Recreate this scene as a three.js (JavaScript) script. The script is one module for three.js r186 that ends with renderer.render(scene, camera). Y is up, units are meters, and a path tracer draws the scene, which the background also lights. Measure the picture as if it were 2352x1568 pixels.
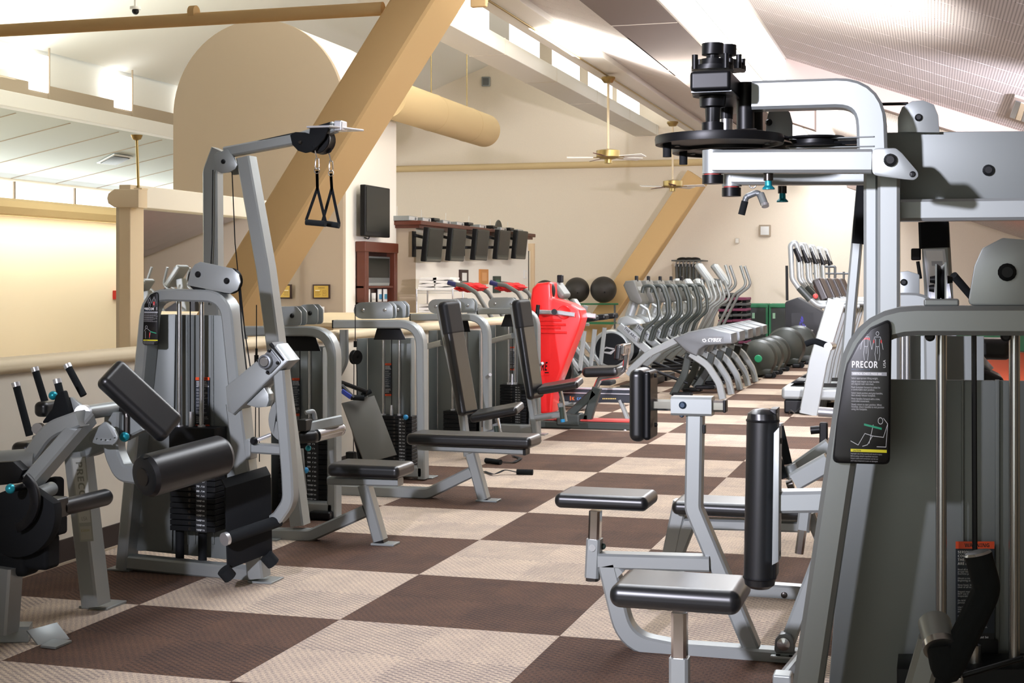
import * as THREE from 'three';
import { mergeGeometries, toCreasedNormals } from 'three/addons/utils/BufferGeometryUtils.js';
import { RoundedBoxGeometry } from 'three/addons/geometries/RoundedBoxGeometry.js';
import { RectAreaLightUniformsLib } from 'three/addons/lights/RectAreaLightUniformsLib.js';
RectAreaLightUniformsLib.init();

// ---------------------------------------------------------------- camera, light, exposure
const FOC = 3242, CX = 1176, CY = 646, TH = 0.2898, EYE = 1.487;      // room axes: x right, -z down the hall
const scene = new THREE.Scene();
scene.background = new THREE.Color(0xdfe9f2);
const camera = new THREE.PerspectiveCamera(2 * Math.atan(784 / FOC) * 180 / Math.PI, 1.5, 0.1, 200);
camera.position.set(0, EYE, 0); camera.rotation.y = TH;
camera.setViewOffset(2352, 1568, 0, 784 - CY, 2352, 1568);             // rising-front lens: verticals stay vertical
const renderer = new THREE.WebGLRenderer({ antialias: true });
renderer.toneMapping = THREE.LinearToneMapping; renderer.toneMappingExposure = 1.1;
renderer.shadowMap.enabled = true;
function rectLight(color, power, w, h, pos, target) {
  const l = new THREE.RectAreaLight(color, power, w, h); l.position.set(...pos); l.lookAt(...target); scene.add(l); return l;
}
rectLight(0xf2f6ff, 6.6, 1.1, 29, [-2.05, 4.8, -20.2], [-2.05, 0, -20.2]);     // daylight through the long skylight
rectLight(0xfffaf0, 7, 2.4, 26, [-6.9, 5.75, -19], [-5.2, 9, -19]);           // light boxes on the hung beam, throwing up on the roof
rectLight(0xf4fbf4, 6, 1.2, 24, [-15.0, 4.95, -20], [-13.0, 7.4, -20]);       // light boxes over the aisle
rectLight(0xeef6f2, 5, 24, 1.0, [-18.5, 3.05, -20], [-12, 2.2, -20]);         // windows of the outer aisle
rectLight(0xfff6e4, 22, 18, 0.12, [-13.62, 2.5, -16], [-13.9, 0.6, -16]);      // cove lamp behind the valance
rectLight(0xfbfff8, 1.15, 3.2, 2.2, [-1.5, 1.5, 2.85], [-2.5, 1.3, -8]);           // added fill light from behind the camera, no known source there
const strobe = new THREE.SpotLight(0xefeeff, 210, 0, 0.46, 0.5, 2);          // flash on a stand, left of the camera
strobe.position.set(-2.45, 2.75, 0.75); strobe.target.position.set(-0.8, 1.0, -8); strobe.castShadow = true; strobe.shadow.radius = 5;
scene.add(strobe, strobe.target);
const strobe2 = new THREE.SpotLight(0xf6f2ff, 330, 0, 0.5, 0.5, 2);          // second flash, right of the frame, down the aisle
strobe2.position.set(1.55, 2.2, -8.6); strobe2.target.position.set(-3.6, 1.0, -21); strobe2.castShadow = true; strobe2.shadow.radius = 6;
scene.add(strobe2, strobe2.target);
const strobe3 = new THREE.SpotLight(0xfffaf4, 190, 0, 0.4, 0.8, 2);          // third flash, low behind the near tower, bounced off the sloping roof
strobe3.position.set(0.2, 0.62, -7.3); strobe3.target.position.set(-1.3, 3.7, -10.0); strobe3.castShadow = true; strobe3.shadow.radius = 8;
scene.add(strobe3, strobe3.target);

// ---------------------------------------------------------------- helpers
const V = (x, y, z) => new THREE.Vector3(x, y, z), CT = Math.cos(TH), ST = Math.sin(TH);
const ray = (u, v) => { const a = (u - CX) / FOC, b = -(v - CY) / FOC; return V(a * CT - ST, b, -(a * ST + CT)); };
const go = (u, v, t, r = ray(u, v)) => V(r.x * t, EYE + r.y * t, r.z * t);
const PZ = (u, v, z) => { const r = ray(u, v); return go(u, v, z / r.z, r); };       // on the plane z
const PX = (u, v, x) => { const r = ray(u, v); return go(u, v, x / r.x, r); };       // on the plane x
const PY = (u, v, y = 0) => { const r = ray(u, v); return go(u, v, (y - EYE) / r.y, r); }; // on the level y
let seed = 7; const rnd = () => { seed = (seed * 1664525 + 1013904223) % 4294967296; return seed / 4294967296; };
const AX = V(1, 0, 0), AY = V(0, 1, 0), AZ = V(0, 0, 1);
function fin(g, crease = 0.7) {                       // non-indexed, creased normals (0: keep), uv in metres
  let n = g.index ? g.toNonIndexed() : g;
  for (const k of Object.keys(n.attributes)) if (k !== 'position' && (crease || k !== 'normal')) n.deleteAttribute(k);
  n.clearGroups(); if (crease) n = toCreasedNormals(n, crease);
  const p = n.attributes.position, q = n.attributes.normal, uv = new Float32Array(p.count * 2);
  for (let i = 0; i < p.count; i++) {
    const a = Math.abs(q.getX(i)), b = Math.abs(q.getY(i)), c = Math.abs(q.getZ(i));
    const [s, t] = a > b && a > c ? [p.getZ(i), p.getY(i)] : b > c ? [p.getX(i), p.getZ(i)] : [p.getX(i), p.getY(i)];
    uv[2 * i] = s; uv[2 * i + 1] = t;
  }
  n.setAttribute('uv', new THREE.BufferAttribute(uv, 2));
  return n;
}
function bend(pts, r, n = 5) {                        // round the corners of a polyline
  if (!r || pts.length < 3) return pts;
  const out = [pts[0]];
  for (let i = 1; i < pts.length - 1; i++) {
    const R = Array.isArray(r) ? r[i - 1] : r, p = pts[i], a = pts[i - 1].clone().sub(p), b = pts[i + 1].clone().sub(p), la = a.length(), lb = b.length();
    if (!R) { out.push(p); continue; }
    const ang = a.angleTo(b), k = Math.min(R / Math.tan(ang / 2), la * 0.49, lb * 0.49);
    const A = p.clone().add(a.multiplyScalar(k / la)), B = p.clone().add(b.multiplyScalar(k / lb));
    for (let j = 0; j <= n; j++) { const t = j / n; out.push(A.clone().multiplyScalar((1 - t) ** 2).add(p.clone().multiplyScalar(2 * t * (1 - t))).add(B.clone().multiplyScalar(t * t))); }
  }
  out.push(pts[pts.length - 1]); return out;
}
function sweep(pts, prof, N, crease) {                // prof: 2D outline in (side, N); N: normal of the plane of the path (or a reference)
  const n = pts.length, m = prof.length, P = [], I = [];
  for (let i = 0; i < n; i++) {
    const t0 = i ? pts[i].clone().sub(pts[i - 1]).normalize() : null, t1 = i < n - 1 ? pts[i + 1].clone().sub(pts[i]).normalize() : null;
    const T = (t0 && t1) ? t0.clone().add(t1).normalize() : (t0 || t1).clone();
    const S = T.clone().cross(N).normalize(), M = S.clone().cross(T).normalize(), k = t0 && t1 ? 1 / Math.max(0.35, T.dot(t0)) : 1;
    for (const [a, b] of prof) { const q = pts[i].clone().addScaledVector(S, a * k).addScaledVector(M, b); P.push(q.x, q.y, q.z); }
  }
  for (let i = 0; i < n - 1; i++) for (let j = 0; j < m; j++) { const a = i * m + j, b = i * m + (j + 1) % m, c = a + m, d = b + m; I.push(a, c, b, b, c, d); }
  for (let j = 1; j < m - 1; j++) { I.push(0, j, j + 1); const o = (n - 1) * m; I.push(o, o + j + 1, o + j); }
  const g = new THREE.BufferGeometry(); g.setAttribute('position', new THREE.Float32BufferAttribute(P, 3)); g.setIndex(I);
  return fin(g, crease);
}
function rr(w, d, r, n = 2) {                         // rounded rectangle outline
  const o = []; r = Math.min(r, w / 2 - 1e-4, d / 2 - 1e-4);
  for (const [sx, sy, a0] of [[1, 1, 0], [-1, 1, 90], [-1, -1, 180], [1, -1, 270]]) for (let i = 0; i <= n; i++) { const a = (a0 + 90 * i / n) * Math.PI / 180; o.push([sx * (w / 2 - r) + r * Math.cos(a), sy * (d / 2 - r) + r * Math.sin(a)]); }
  return o;
}
const circ = (r, n = 14) => Array.from({ length: n }, (_, i) => [r * Math.cos(2 * Math.PI * i / n), r * Math.sin(2 * Math.PI * i / n)]);
const perp = (a, b) => { const t = b.clone().sub(a).normalize(); return Math.abs(t.y) > 0.9 ? AZ : AY; };
const bar = (pts, w, d, N = AZ, r = 0, c = 0.009) => sweep(bend(pts, r, 7), rr(w, d, c, 1), N, 0.5);      // square tube
const rod = (pts, r, bendR = 0, n = 12, N) => sweep(bend(pts, bendR, 6), circ(r, n), N || (pts.length > 2 ? pts[1].clone().sub(pts[0]).cross(pts[2].clone().sub(pts[1])).normalize() : perp(pts[0], pts[1])), 0.9);
const cyl = (a, b, r, r2 = r, n = 22) => { const g = new THREE.CylinderGeometry(r2, r, a.distanceTo(b), n); g.applyQuaternion(new THREE.Quaternion().setFromUnitVectors(AY, b.clone().sub(a).normalize())); const m = a.clone().add(b).multiplyScalar(0.5); g.translate(m.x, m.y, m.z); return fin(g, 0); };
const box = (c, w, h, d, r = 0.006, rot) => { r = Math.min(r, w / 2.1, h / 2.1, d / 2.1); const g = r ? new RoundedBoxGeometry(w, h, d, r > 0.015 ? 4 : 2, r) : new THREE.BoxGeometry(w, h, d); if (rot) g.applyMatrix4(new THREE.Matrix4().makeRotationFromEuler(new THREE.Euler(...rot))); g.translate(c.x, c.y, c.z); return fin(g, r ? 0 : 0.6); };
const boxx = (x0, x1, y0, y1, z0, z1, r = 0) => box(V((x0 + x1) / 2, (y0 + y1) / 2, (z0 + z1) / 2), Math.abs(x1 - x0), Math.abs(y1 - y0), Math.abs(z1 - z0), r);
const lathe = (prof, at, axis = AY, n = 28) => { const g = new THREE.LatheGeometry(prof.map(([r, y]) => new THREE.Vector2(Math.max(r, 0.0001), y)), n); g.applyQuaternion(new THREE.Quaternion().setFromUnitVectors(AY, axis.clone().normalize())); g.translate(at.x, at.y, at.z); return fin(g, 0.6); };
const ball = (c, r, sx = 1, sy = 1, sz = 1, n = 24) => { const g = new THREE.SphereGeometry(r, n, Math.round(n * 0.7)); g.scale(sx, sy, sz); g.translate(c.x, c.y, c.z); return fin(g, 0); };
function slab(pts, N, t, { r = 0, bevel = 0.002, holes, seg = 2 } = {}) {   // plate: outline of 3D points in a plane, rounded corners r, grown by t along -N
  if (!N) { N = pts[1].clone().sub(pts[0]).cross(pts[pts.length - 1].clone().sub(pts[0])).normalize(); if (N.dot(V(0, EYE, 0).sub(pts[0])) < 0) N.negate(); }   // no normal given: the side turned to the viewer
  const O = pts[0], q = new THREE.Quaternion().setFromUnitVectors(AZ, N.clone().normalize()), qi = q.clone().invert();
  const flat = bend([...pts, pts[0], pts[1]].map((p) => p.clone().sub(O).applyQuaternion(qi)), r, 4).slice(1, -1);
  const sh = new THREE.Shape(flat.map((p) => new THREE.Vector2(p.x, p.y)));
  for (const h of holes || []) { const c = h[0].clone().sub(O).applyQuaternion(qi); sh.holes.push(new THREE.Path().absellipse(c.x, c.y, h[1], h[1], 0, Math.PI * 2, true)); }
  const b = Math.min(bevel, t / 2.2), g = new THREE.ExtrudeGeometry(sh, { depth: Math.max(t - 2 * b, 1e-4), bevelEnabled: b > 0, bevelThickness: b, bevelSize: b, bevelOffset: -b, bevelSegments: seg, curveSegments: 12 });
  g.translate(0, 0, -(t - b)); g.applyQuaternion(q); g.translate(O.x, O.y, O.z);
  return fin(g, seg > 2 ? 0.9 : 0.5);
}
const pz = (list, z) => list.map(([u, v]) => PZ(u, v, z));                 // pixel list -> points on the plane z
const px = (list, x) => list.map(([u, v]) => PX(u, v, x));
function printed(g, u0, u1, v0, v1, z) { const a = PZ(u0, v1, z), b = PZ(u1, v0, z), p = g.attributes.position, uv = g.attributes.uv; for (let i = 0; i < p.count; i++) uv.setXY(i, (p.getX(i) - a.x) / (b.x - a.x), (p.getY(i) - a.y) / (b.y - a.y)); return g; }   // flat print laid straight over a plate
function sheet(a, b, c, d) {                                               // thin printed label: corners bl, br, tr, tl, uv 0..1
  const g = new THREE.BufferGeometry(), P = [a, b, c, a, c, d], U = [0, 0, 1, 0, 1, 1, 0, 0, 1, 1, 0, 1];
  g.setAttribute('position', new THREE.Float32BufferAttribute(P.flatMap((p) => [p.x, p.y, p.z]), 3)); g.setAttribute('uv', new THREE.Float32BufferAttribute(U, 2)); g.computeVertexNormals(); return g;
}
const taken = {};
const numbered = (n) => { const k = taken[n] = (taken[n] ?? -1) + 1; return k ? n + '_' + String(k).padStart(3, '0') : n; };
const shade = (o) => { o.castShadow = o.receiveShadow = true; return o; };
function thing(name, label, category, base, group) {
  const o = new THREE.Group(); o.name = numbered(name); o.position.copy(base); o.userData = { label, category }; if (group) o.userData.group = group; scene.add(o); return o;
}
function rootOf(o) { while (o.parent && o.parent !== scene) o = o.parent; return o; }
const COUNT = new Set(['bolt', 'foot_plate', 'bumper', 'rubber_foot', 'knob', 'pulley', 'stack_head', 'shoulder_pad', 'counterweight', 'body_tube', 'roller_foot', 'strap', 'hand_grip', 'screw', 'slat', 'wheel', 'hook', 'rib', 'welt', 'arm', 'leg', 'towel', 'grip', 'rail', 'post', 'tube', 'idler_plate', 'belt', 'riser']);
function part(parent, name, geoms, mat, label) {
  if (COUNT.has(name) && Array.isArray(geoms) && geoms.length > 1) return geoms.map((g) => part(parent, name, g, mat, label))[0];                           // world-space geometry -> one mesh under the thing or part
  geoms = [geoms].flat(3); const g = geoms.length > 1 ? mergeGeometries(geoms) : geoms[0].clone(), b = rootOf(parent).position;
  g.translate(-b.x, -b.y, -b.z); const m = shade(new THREE.Mesh(g, mat)); m.name = name; if (label) m.userData.label = label; parent.add(m); return m;
}
function struct(name, geoms, mat) { geoms = [geoms].flat(3); const m = shade(new THREE.Mesh(geoms.length > 1 ? mergeGeometries(geoms) : geoms[0], mat)); m.name = name; m.userData.kind = 'structure'; scene.add(m); return m; }
function copy(root, dx, dy, dz, label, turn = 0) { const r = root.clone(); r.name = numbered(root.name.replace(/_\d{3}$/, '')); r.position.add(V(dx, dy, dz)); r.rotation.y += turn; r.userData = { ...root.userData }; if (label) r.userData.label = label; scene.add(r); return r; }

// ---------------------------------------------------------------- textures and materials
function canvasTex(w, h, draw) { const c = document.createElement('canvas'); c.width = w; c.height = h; const g = c.getContext('2d'); draw(g, w, h); const t = new THREE.CanvasTexture(c); t.colorSpace = THREE.SRGBColorSpace; t.anisotropy = 8; return t; }
function dataTex(n, f, srgb, rep) { const a = new Uint8Array(n * n * 4); for (let y = 0; y < n; y++) for (let x = 0; x < n; x++) { const c = f(x, y), i = 4 * (y * n + x); for (let k = 0; k < 3; k++) a[i + k] = Math.max(0, Math.min(255, Array.isArray(c) ? c[k] : c)); a[i + 3] = 255; } const t = new THREE.DataTexture(a, n, n); t.magFilter = THREE.LinearFilter; t.minFilter = THREE.LinearMipmapLinearFilter; t.generateMipmaps = true; if (srgb) t.colorSpace = THREE.SRGBColorSpace; t.wrapS = t.wrapT = THREE.RepeatWrapping; if (rep) t.repeat.set(rep, rep); t.needsUpdate = true; return t; }
const std = (color, roughness = 0.5, metalness = 0, more = {}) => new THREE.MeshStandardMaterial({ color, roughness, metalness, ...more });
const soft = (color, roughness, spec) => new THREE.MeshPhysicalMaterial({ color, roughness, specularIntensity: spec });
const noise = (n) => { const a = new Float32Array(n * n); for (let i = 0; i < n * n; i++) a[i] = rnd(); return (x, y) => a[((y % n + n) % n) * n + ((x % n + n) % n)]; };
const n512 = noise(512), n64 = noise(64);
const smooth = (x, y, s) => { const X = x / s, Y = y / s, i = Math.floor(X), j = Math.floor(Y), a = X - i, b = Y - j; return (n64(i, j) * (1 - a) + n64(i + 1, j) * a) * (1 - b) + (n64(i, j + 1) * (1 - a) + n64(i + 1, j + 1) * a) * b; };
// carpet: four half-metre pieces of loop weave in a one-metre square, weave turned in every other piece
const CN = 1024;
function weave(x, y) { const q = (x < CN / 2) !== (y < CN / 2); let a = q ? x : y, b = q ? y : x; const k = 16, row = Math.floor(b / k); a += (row % 2) * 22; const s = (a % 44) / 44, t = (b % k) / k; const dash = s < 0.62 ? Math.sin(s / 0.62 * Math.PI) : 0; return dash * Math.sin(t * Math.PI) * (q ? 1 : 0.45); }
const carpetTex = (base, amp, holes) => dataTex(CN, (x, y) => { const n = (n512(x >> 1, y) - 0.5) * amp + (n512(x + 91, y >> 1) - 0.5) * amp * 0.7 + (smooth(x, y, 90) - 0.5) * amp * 0.25 - weave(x, y) * holes; return base.map((c, k) => c * (1 + n * (k === 2 ? 0.8 : 1)) ); }, true);
const carpetBump = dataTex(CN, (x, y) => 165 - weave(x, y) * 140 + (n512(x, y) - 0.5) * 70);
const carpet = (base, amp, holes) => new THREE.MeshStandardMaterial({ map: carpetTex(base, amp, holes), bumpMap: carpetBump, bumpScale: 0.006, roughness: 0.95 });
const M = {
  carpetDark: carpet([86, 61, 45], 0.8, 0.5), carpetLight: carpet([190, 172, 152], 0.42, 0.36),
  underlay: std(0x3a2d26, 0.95),
  frame: std(0x939897, 0.38, 0.45), frameDark: std(0x6e7274, 0.42, 0.5), shroud: std(0x757a78, 0.48, 0.35),
  pad: new THREE.MeshPhysicalMaterial({ color: 0x0d0f11, roughness: 0.36, clearcoat: 0.25, clearcoatRoughness: 0.35 }), padMatt: soft(0x17191c, 0.5, 0.6),
  black: soft(0x0b0c0e, 0.42, 0.55), blackMatt: soft(0x111315, 0.8, 0.4), rubber: soft(0x16181a, 0.75, 0.4), grip: soft(0x1a1d1f, 0.85, 0.4), stack: soft(0x0f1113, 0.5, 0.45),
  chrome: std(0xe4e4e6, 0.12, 1), steel: std(0xb9bbbd, 0.25, 0.95), alu: std(0xd9dbdf, 0.35, 0.85), darkSteel: std(0x4a4744, 0.3, 0.9), brass: std(0xa8925f, 0.35, 0.85),
  blue: std(0x2a8fc8, 0.35), teal: std(0x1c8fa0, 0.3, 0.5), red: new THREE.MeshPhysicalMaterial({ color: 0xd81b1b, roughness: 0.38, clearcoat: 0.4, clearcoatRoughness: 0.3 }),
  green: std(0x2f7a52, 0.6), greenDark: std(0x2c3b33, 0.6), olive: std(0x55554f, 0.45), oliveDark: std(0x303632, 0.45), white: std(0xe6e6e2, 0.6), cloth: std(0xe9e7e2, 0.95),
  wood: std(0x5a2c1c, 0.45), woodDark: std(0x2f1710, 0.5), screen: soft(0x0a0e08, 0.35, 0.5),
  wallBeige: std(0xe3d2b6, 0.9), wallCream: std(0xefe3cb, 0.9), wallTan: std(0xaf9f8a, 0.9), wallPale: std(0xd8cfbf, 0.9), wallWhite: std(0xf0ece2, 0.9), ceilWhite: std(0xf2f1ea, 0.9),
  beam: std(0xdab680, 0.85), beamPale: std(0xdcc3a0, 0.88), duct: std(0xd6bd8e, 0.8), soffit: std(0xeceae4, 0.85), shadeTaupe: std(0x7d716e, 0.85), rafter: std(0xa3948a, 0.85), baseboard: std(0x2c211d, 0.6), ledge: std(0xe0cfae, 0.7),
  glow: new THREE.MeshStandardMaterial({ color: 0xffffff, emissive: 0xffffff, emissiveIntensity: 2.2, roughness: 0.6 }), sky: new THREE.MeshStandardMaterial({ color: 0xffffff, emissive: 0xf3f7ff, emissiveIntensity: 2.6, roughness: 0.6 }),
  mirror: std(0xf4f6f4, 0.015, 1), ballGrey: std(0x35322f, 0.5), orange: std(0xc4502a, 0.9), purple: std(0x7a3a55, 0.8), stepGrey: std(0x555655, 0.8), slatRed: std(0xb5443e, 0.6), ceilBlue: std(0xd5dbd6, 0.85),
};
const deckTex = dataTex(256, (x, y) => { const hole = ((x % 16) - 8) ** 2 + ((y + ((x >> 4) % 2) * 8) % 16 - 8) ** 2 < 14; return hole ? [96, 86, 86] : [222, 214, 212]; }, true, 3.2);
M.deck = new THREE.MeshStandardMaterial({ map: deckTex, roughness: 0.9 });
M.wallBack = new THREE.MeshStandardMaterial({ color: 0xf7ead6, roughness: 0.92, map: dataTex(256, (x, y) => 248 + (n512(x, y) - 0.5) * 6, true, 0.6) });

// ---------------------------------------------------------------- the room
const ZB = -35, ZF = 3, WX = -4.39;
{ // floor: carpet squares, one metre, laid checkerwise
  const f = new THREE.Group(); f.name = 'floor'; f.userData.kind = 'structure'; scene.add(f);
  const under = shade(new THREE.Mesh(boxx(-19, 3.2, -0.12, -0.012, ZB - 0.2, ZF + 0.2), M.underlay)); under.name = 'underlay'; f.add(under);
  const geo = new THREE.BoxGeometry(1, 0.012, 1); geo.translate(0, -0.006, 0);
  let n = 0;
  for (let k = -2; k < 30; k++) for (let i = -1; i < 7; i++) {
    const x0 = Math.max(-3.5 + i, WX), x1 = Math.min(-2.5 + i, 3), zn = -5.733 - k;
    if (x1 - x0 < 0.02) continue;
    const w = x1 - x0; const t = shade(new THREE.Mesh(geo, (i + k) & 1 ? M.carpetDark : M.carpetLight));
    t.name = numbered('carpet_tile'); t.position.set((x0 + x1) / 2, 0, zn - 0.5); t.scale.x = w; f.add(t); n++;
  }
  const near = shade(new THREE.Mesh(boxx(WX, 3, -0.012, 0, -3.733, ZF), M.carpetLight)); near.name = 'carpet'; f.add(near);
  const aisle = shade(new THREE.Mesh(boxx(-19, WX, -0.012, 0, ZB, ZF), M.carpetLight)); aisle.name = 'aisle_carpet'; f.add(aisle);
}
struct('wall_back', boxx(-19.2, 3.4, -0.1, 9.6, ZB - 0.2, ZB), M.wallBack);
struct('wall_right', boxx(3, 3.2, -0.1, 2.6, ZB, ZF), M.wallBeige);
struct('wall_front', boxx(-19.2, 3.4, -0.1, 9.6, ZF, ZF + 0.2), M.wallPale);
{ const g = new THREE.MeshStandardMaterial({ color: 0xffffff, emissive: 0xfbfff8, emissiveIntensity: 0.6, roughness: 0.5 }); struct('added_window_3', boxx(-3.1, 0.1, 0.4, 2.6, ZF - 0.03, ZF), g); struct('added_trim_24', [boxx(-3.2, -3.1, 0.3, 2.7, ZF - 0.06, ZF), boxx(0.1, 0.2, 0.3, 2.7, ZF - 0.06, ZF), boxx(-3.2, 0.2, 2.6, 2.7, ZF - 0.06, ZF), boxx(-3.2, 0.2, 0.3, 0.4, ZF - 0.06, ZF), boxx(-1.53, -1.47, 0.4, 2.6, ZF - 0.06, ZF)], M.wallWhite); }   // glowing panel and its frame, added unseen behind the camera as fill
struct('wall_aisle', boxx(-18.95, -18.7, -0.1, 4.2, ZB, ZF), M.wallCream);
{ // guard wall with a rounded cap and a dark baseboard
  struct('wall_left', boxx(WX - 0.14, WX, 0, 1.03, -16.5, ZF), M.wallPale);
  struct('trim_1', sweep([V(WX - 0.07, 1.065, ZF), V(WX - 0.07, 1.065, -16.5)], rr(0.2, 0.075, 0.034, 5), AY, 0.9), M.ledge);
  struct('baseboard_left', boxx(WX, WX + 0.012, 0, 0.13, -16.5, ZF), M.baseboard);
  struct('trim_2', boxx(WX + 0.012, WX + 0.02, 0, 0.012, -16.5, ZF), M.wallTan);
}
const along = (prof, z0 = ZF + 0.1, z1 = ZB - 0.1) => sweep([V(0, 0, z0), V(0, 0, z1)], prof.map(([x, y]) => [x, y]), AY, 0.3);   // cross-section (x, y) drawn down the hall
// sweep side axis for a path along -z with N = +y is +x
{ // right roof, perforated deck in strips that run down the slope
  const c = new THREE.Group(); c.name = 'ceiling'; c.userData.kind = 'structure'; scene.add(c);
  const add = (name, g, m) => { const o = shade(new THREE.Mesh(g, m)); o.name = name; c.add(o); return o; };
  const R = (x) => 3.2 - 0.36 * x;
  const strip = (xa, xb, w) => sweep([V(xa, R(xa) + 0.03, 0), V(xb, R(xb) + 0.03, 0)], rr(w, 0.06, 0.003, 1), V(0.34, 0.94, 0), 0.4);
  const g1 = strip(-1.4, 3.1, 0.626), g2 = strip(-4.68, -3.4, 0.626);
  for (let z = ZF - 0.3; z > ZB; z -= 0.63) { const a = add(numbered('deck_panel'), g1, M.deck), b = add(numbered('deck_panel'), g2, M.deck); a.position.z = b.position.z = z; }
  add('roof_backing', along([[-4.68, R(-4.68) + 0.1], [-3.0, R(-3.0) + 0.1], [-3.0, R(-3.0) + 0.16], [-4.68, R(-4.68) + 0.16]]), M.ceilWhite);
  add('roof_backing', along([[-1.4, R(-1.4) + 0.1], [3.2, R(3.2) + 0.1], [3.2, R(3.2) + 0.16], [-1.4, R(-1.4) + 0.16]]), M.ceilWhite);
  // left roof of the nave and the flat ridge
  const L = (x) => 6.54 + 0.38 * (x + 12.54);
  add('nave_roof', along([[-15.1, L(-15.1)], [-7.2, L(-7.2)], [-5.0, L(-7.2)], [-5.0, L(-7.2) + 0.15], [-7.3, L(-7.2) + 0.15], [-15.1, L(-15.1) + 0.15]]), M.ceilWhite);
  // outer aisle
  add('aisle_ceiling', along([[-18.95, 3.62], [-15.0, 4.4], [-15.0, 4.52], [-18.95, 3.74]]), M.ceilBlue);
  for (let z = -8; z > -33; z -= 1.6) add('seam', sweep([V(-15.1, 4.376, z), V(-18.7, 3.664, z)], rr(0.03, 0.012, 0.003), V(-0.19, 0.98, 0)), M.wallTan);
}

const flat = (x0, x1, y0, y1, z0 = ZF, z1 = ZB) => boxx(x0, x1, y0, y1, z0, z1, 0.012);
{ // hung beam with light boxes (centre)
  struct('trim_3', flat(-7.2, -6.6, 5.14, 5.40), M.soffit);
  for (let z = -12; z > -35; z -= 3.25) struct(numbered('trim_joint').replace('trim_joint', 'trim_4'), boxx(-7.205, -6.595, 5.135, 5.405, z, z - 0.008), M.wallPale);
  const cuts = [-9.4, -12.6, -15.7, -18.9]; const spans = [...cuts.map((z) => [z + 1.55, z]), [-20.4, -22.1], [-23.7, -25.2], [-26.6, -28.3], [-29.6, -31.4], [-32.5, -34.5]];
  spans.forEach(([a, b]) => { const t = thing('light_box', 'glowing white light box standing on the hung white beam above the machines', 'light box', V(-7.05, 5.4, (a + b) / 2), 'light boxes on the hung centre beam');
    part(t, 'diffuser', boxx(-7.12, -6.98, 5.42, 6.35, a, b, 0.01), M.glow); part(t, 'tray', boxx(-7.16, -6.94, 5.4, 5.42, a, b), M.soffit); part(t, 'hanger_rod', cyl(V(-7.05, 6.35, b + 0.03), V(-7.05, 8.45, b + 0.03), 0.008), M.frame); });
  // wall over the nave edge, its soffit carries the fans
  struct('wall_clerestory', flat(-5.23, -4.68, 4.8, 8.75), M.soffit);
  struct('trim_5', cyl(V(-4.98, 4.77, ZF), V(-4.98, 4.77, ZB), 0.014, 0.014, 8), M.brass);
}
{ // boxed duct, its shade painted taupe, its lit cheek painted pale; skylight shaft
  struct('trim_6', flat(-3.4, -2.66, 4.3, 4.36), M.shadeTaupe);
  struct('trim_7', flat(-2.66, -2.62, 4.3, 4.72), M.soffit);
  struct('trim_8', flat(-3.4, -3.36, 4.3, 4.6), M.shadeTaupe);
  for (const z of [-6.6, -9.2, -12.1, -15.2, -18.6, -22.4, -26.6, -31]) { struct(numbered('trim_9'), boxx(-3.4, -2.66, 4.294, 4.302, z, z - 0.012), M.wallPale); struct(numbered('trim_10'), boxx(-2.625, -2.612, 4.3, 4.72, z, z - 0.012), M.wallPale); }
  struct('wall_skylight', flat(-2.62, -2.56, 4.72, 5.0), M.ceilWhite);
  struct('trim_11', flat(-1.42, -1.36, 3.7, 5.0), M.ceilWhite);
  const w = struct('window_1', flat(-2.62, -1.36, 4.98, 5.02, -5.5), M.sky); struct('trim_23', flat(-2.62, -1.36, 4.98, 5.02, ZF, -5.5), M.ceilWhite); w.userData.label = 'long glowing skylight between the dark boxed duct and the perforated roof';
}
{ // rafters under the right roof
  const R = (x) => 3.2 - 0.36 * x;
  for (const z of [-14.2, -24.5]) {
    struct(numbered('trim_12'), slab([V(-1.4, R(-1.4) + 0.2, z), V(-1.4, R(-1.4) - 0.62, z), V(-1.12, R(-1.12) - 0.62, z), V(-1.12, R(-1.12) - 0.2, z), V(3, R(3) - 0.2, z), V(3, R(3), z)], AZ, 0.25), M.rafter);
  }
}
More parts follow.
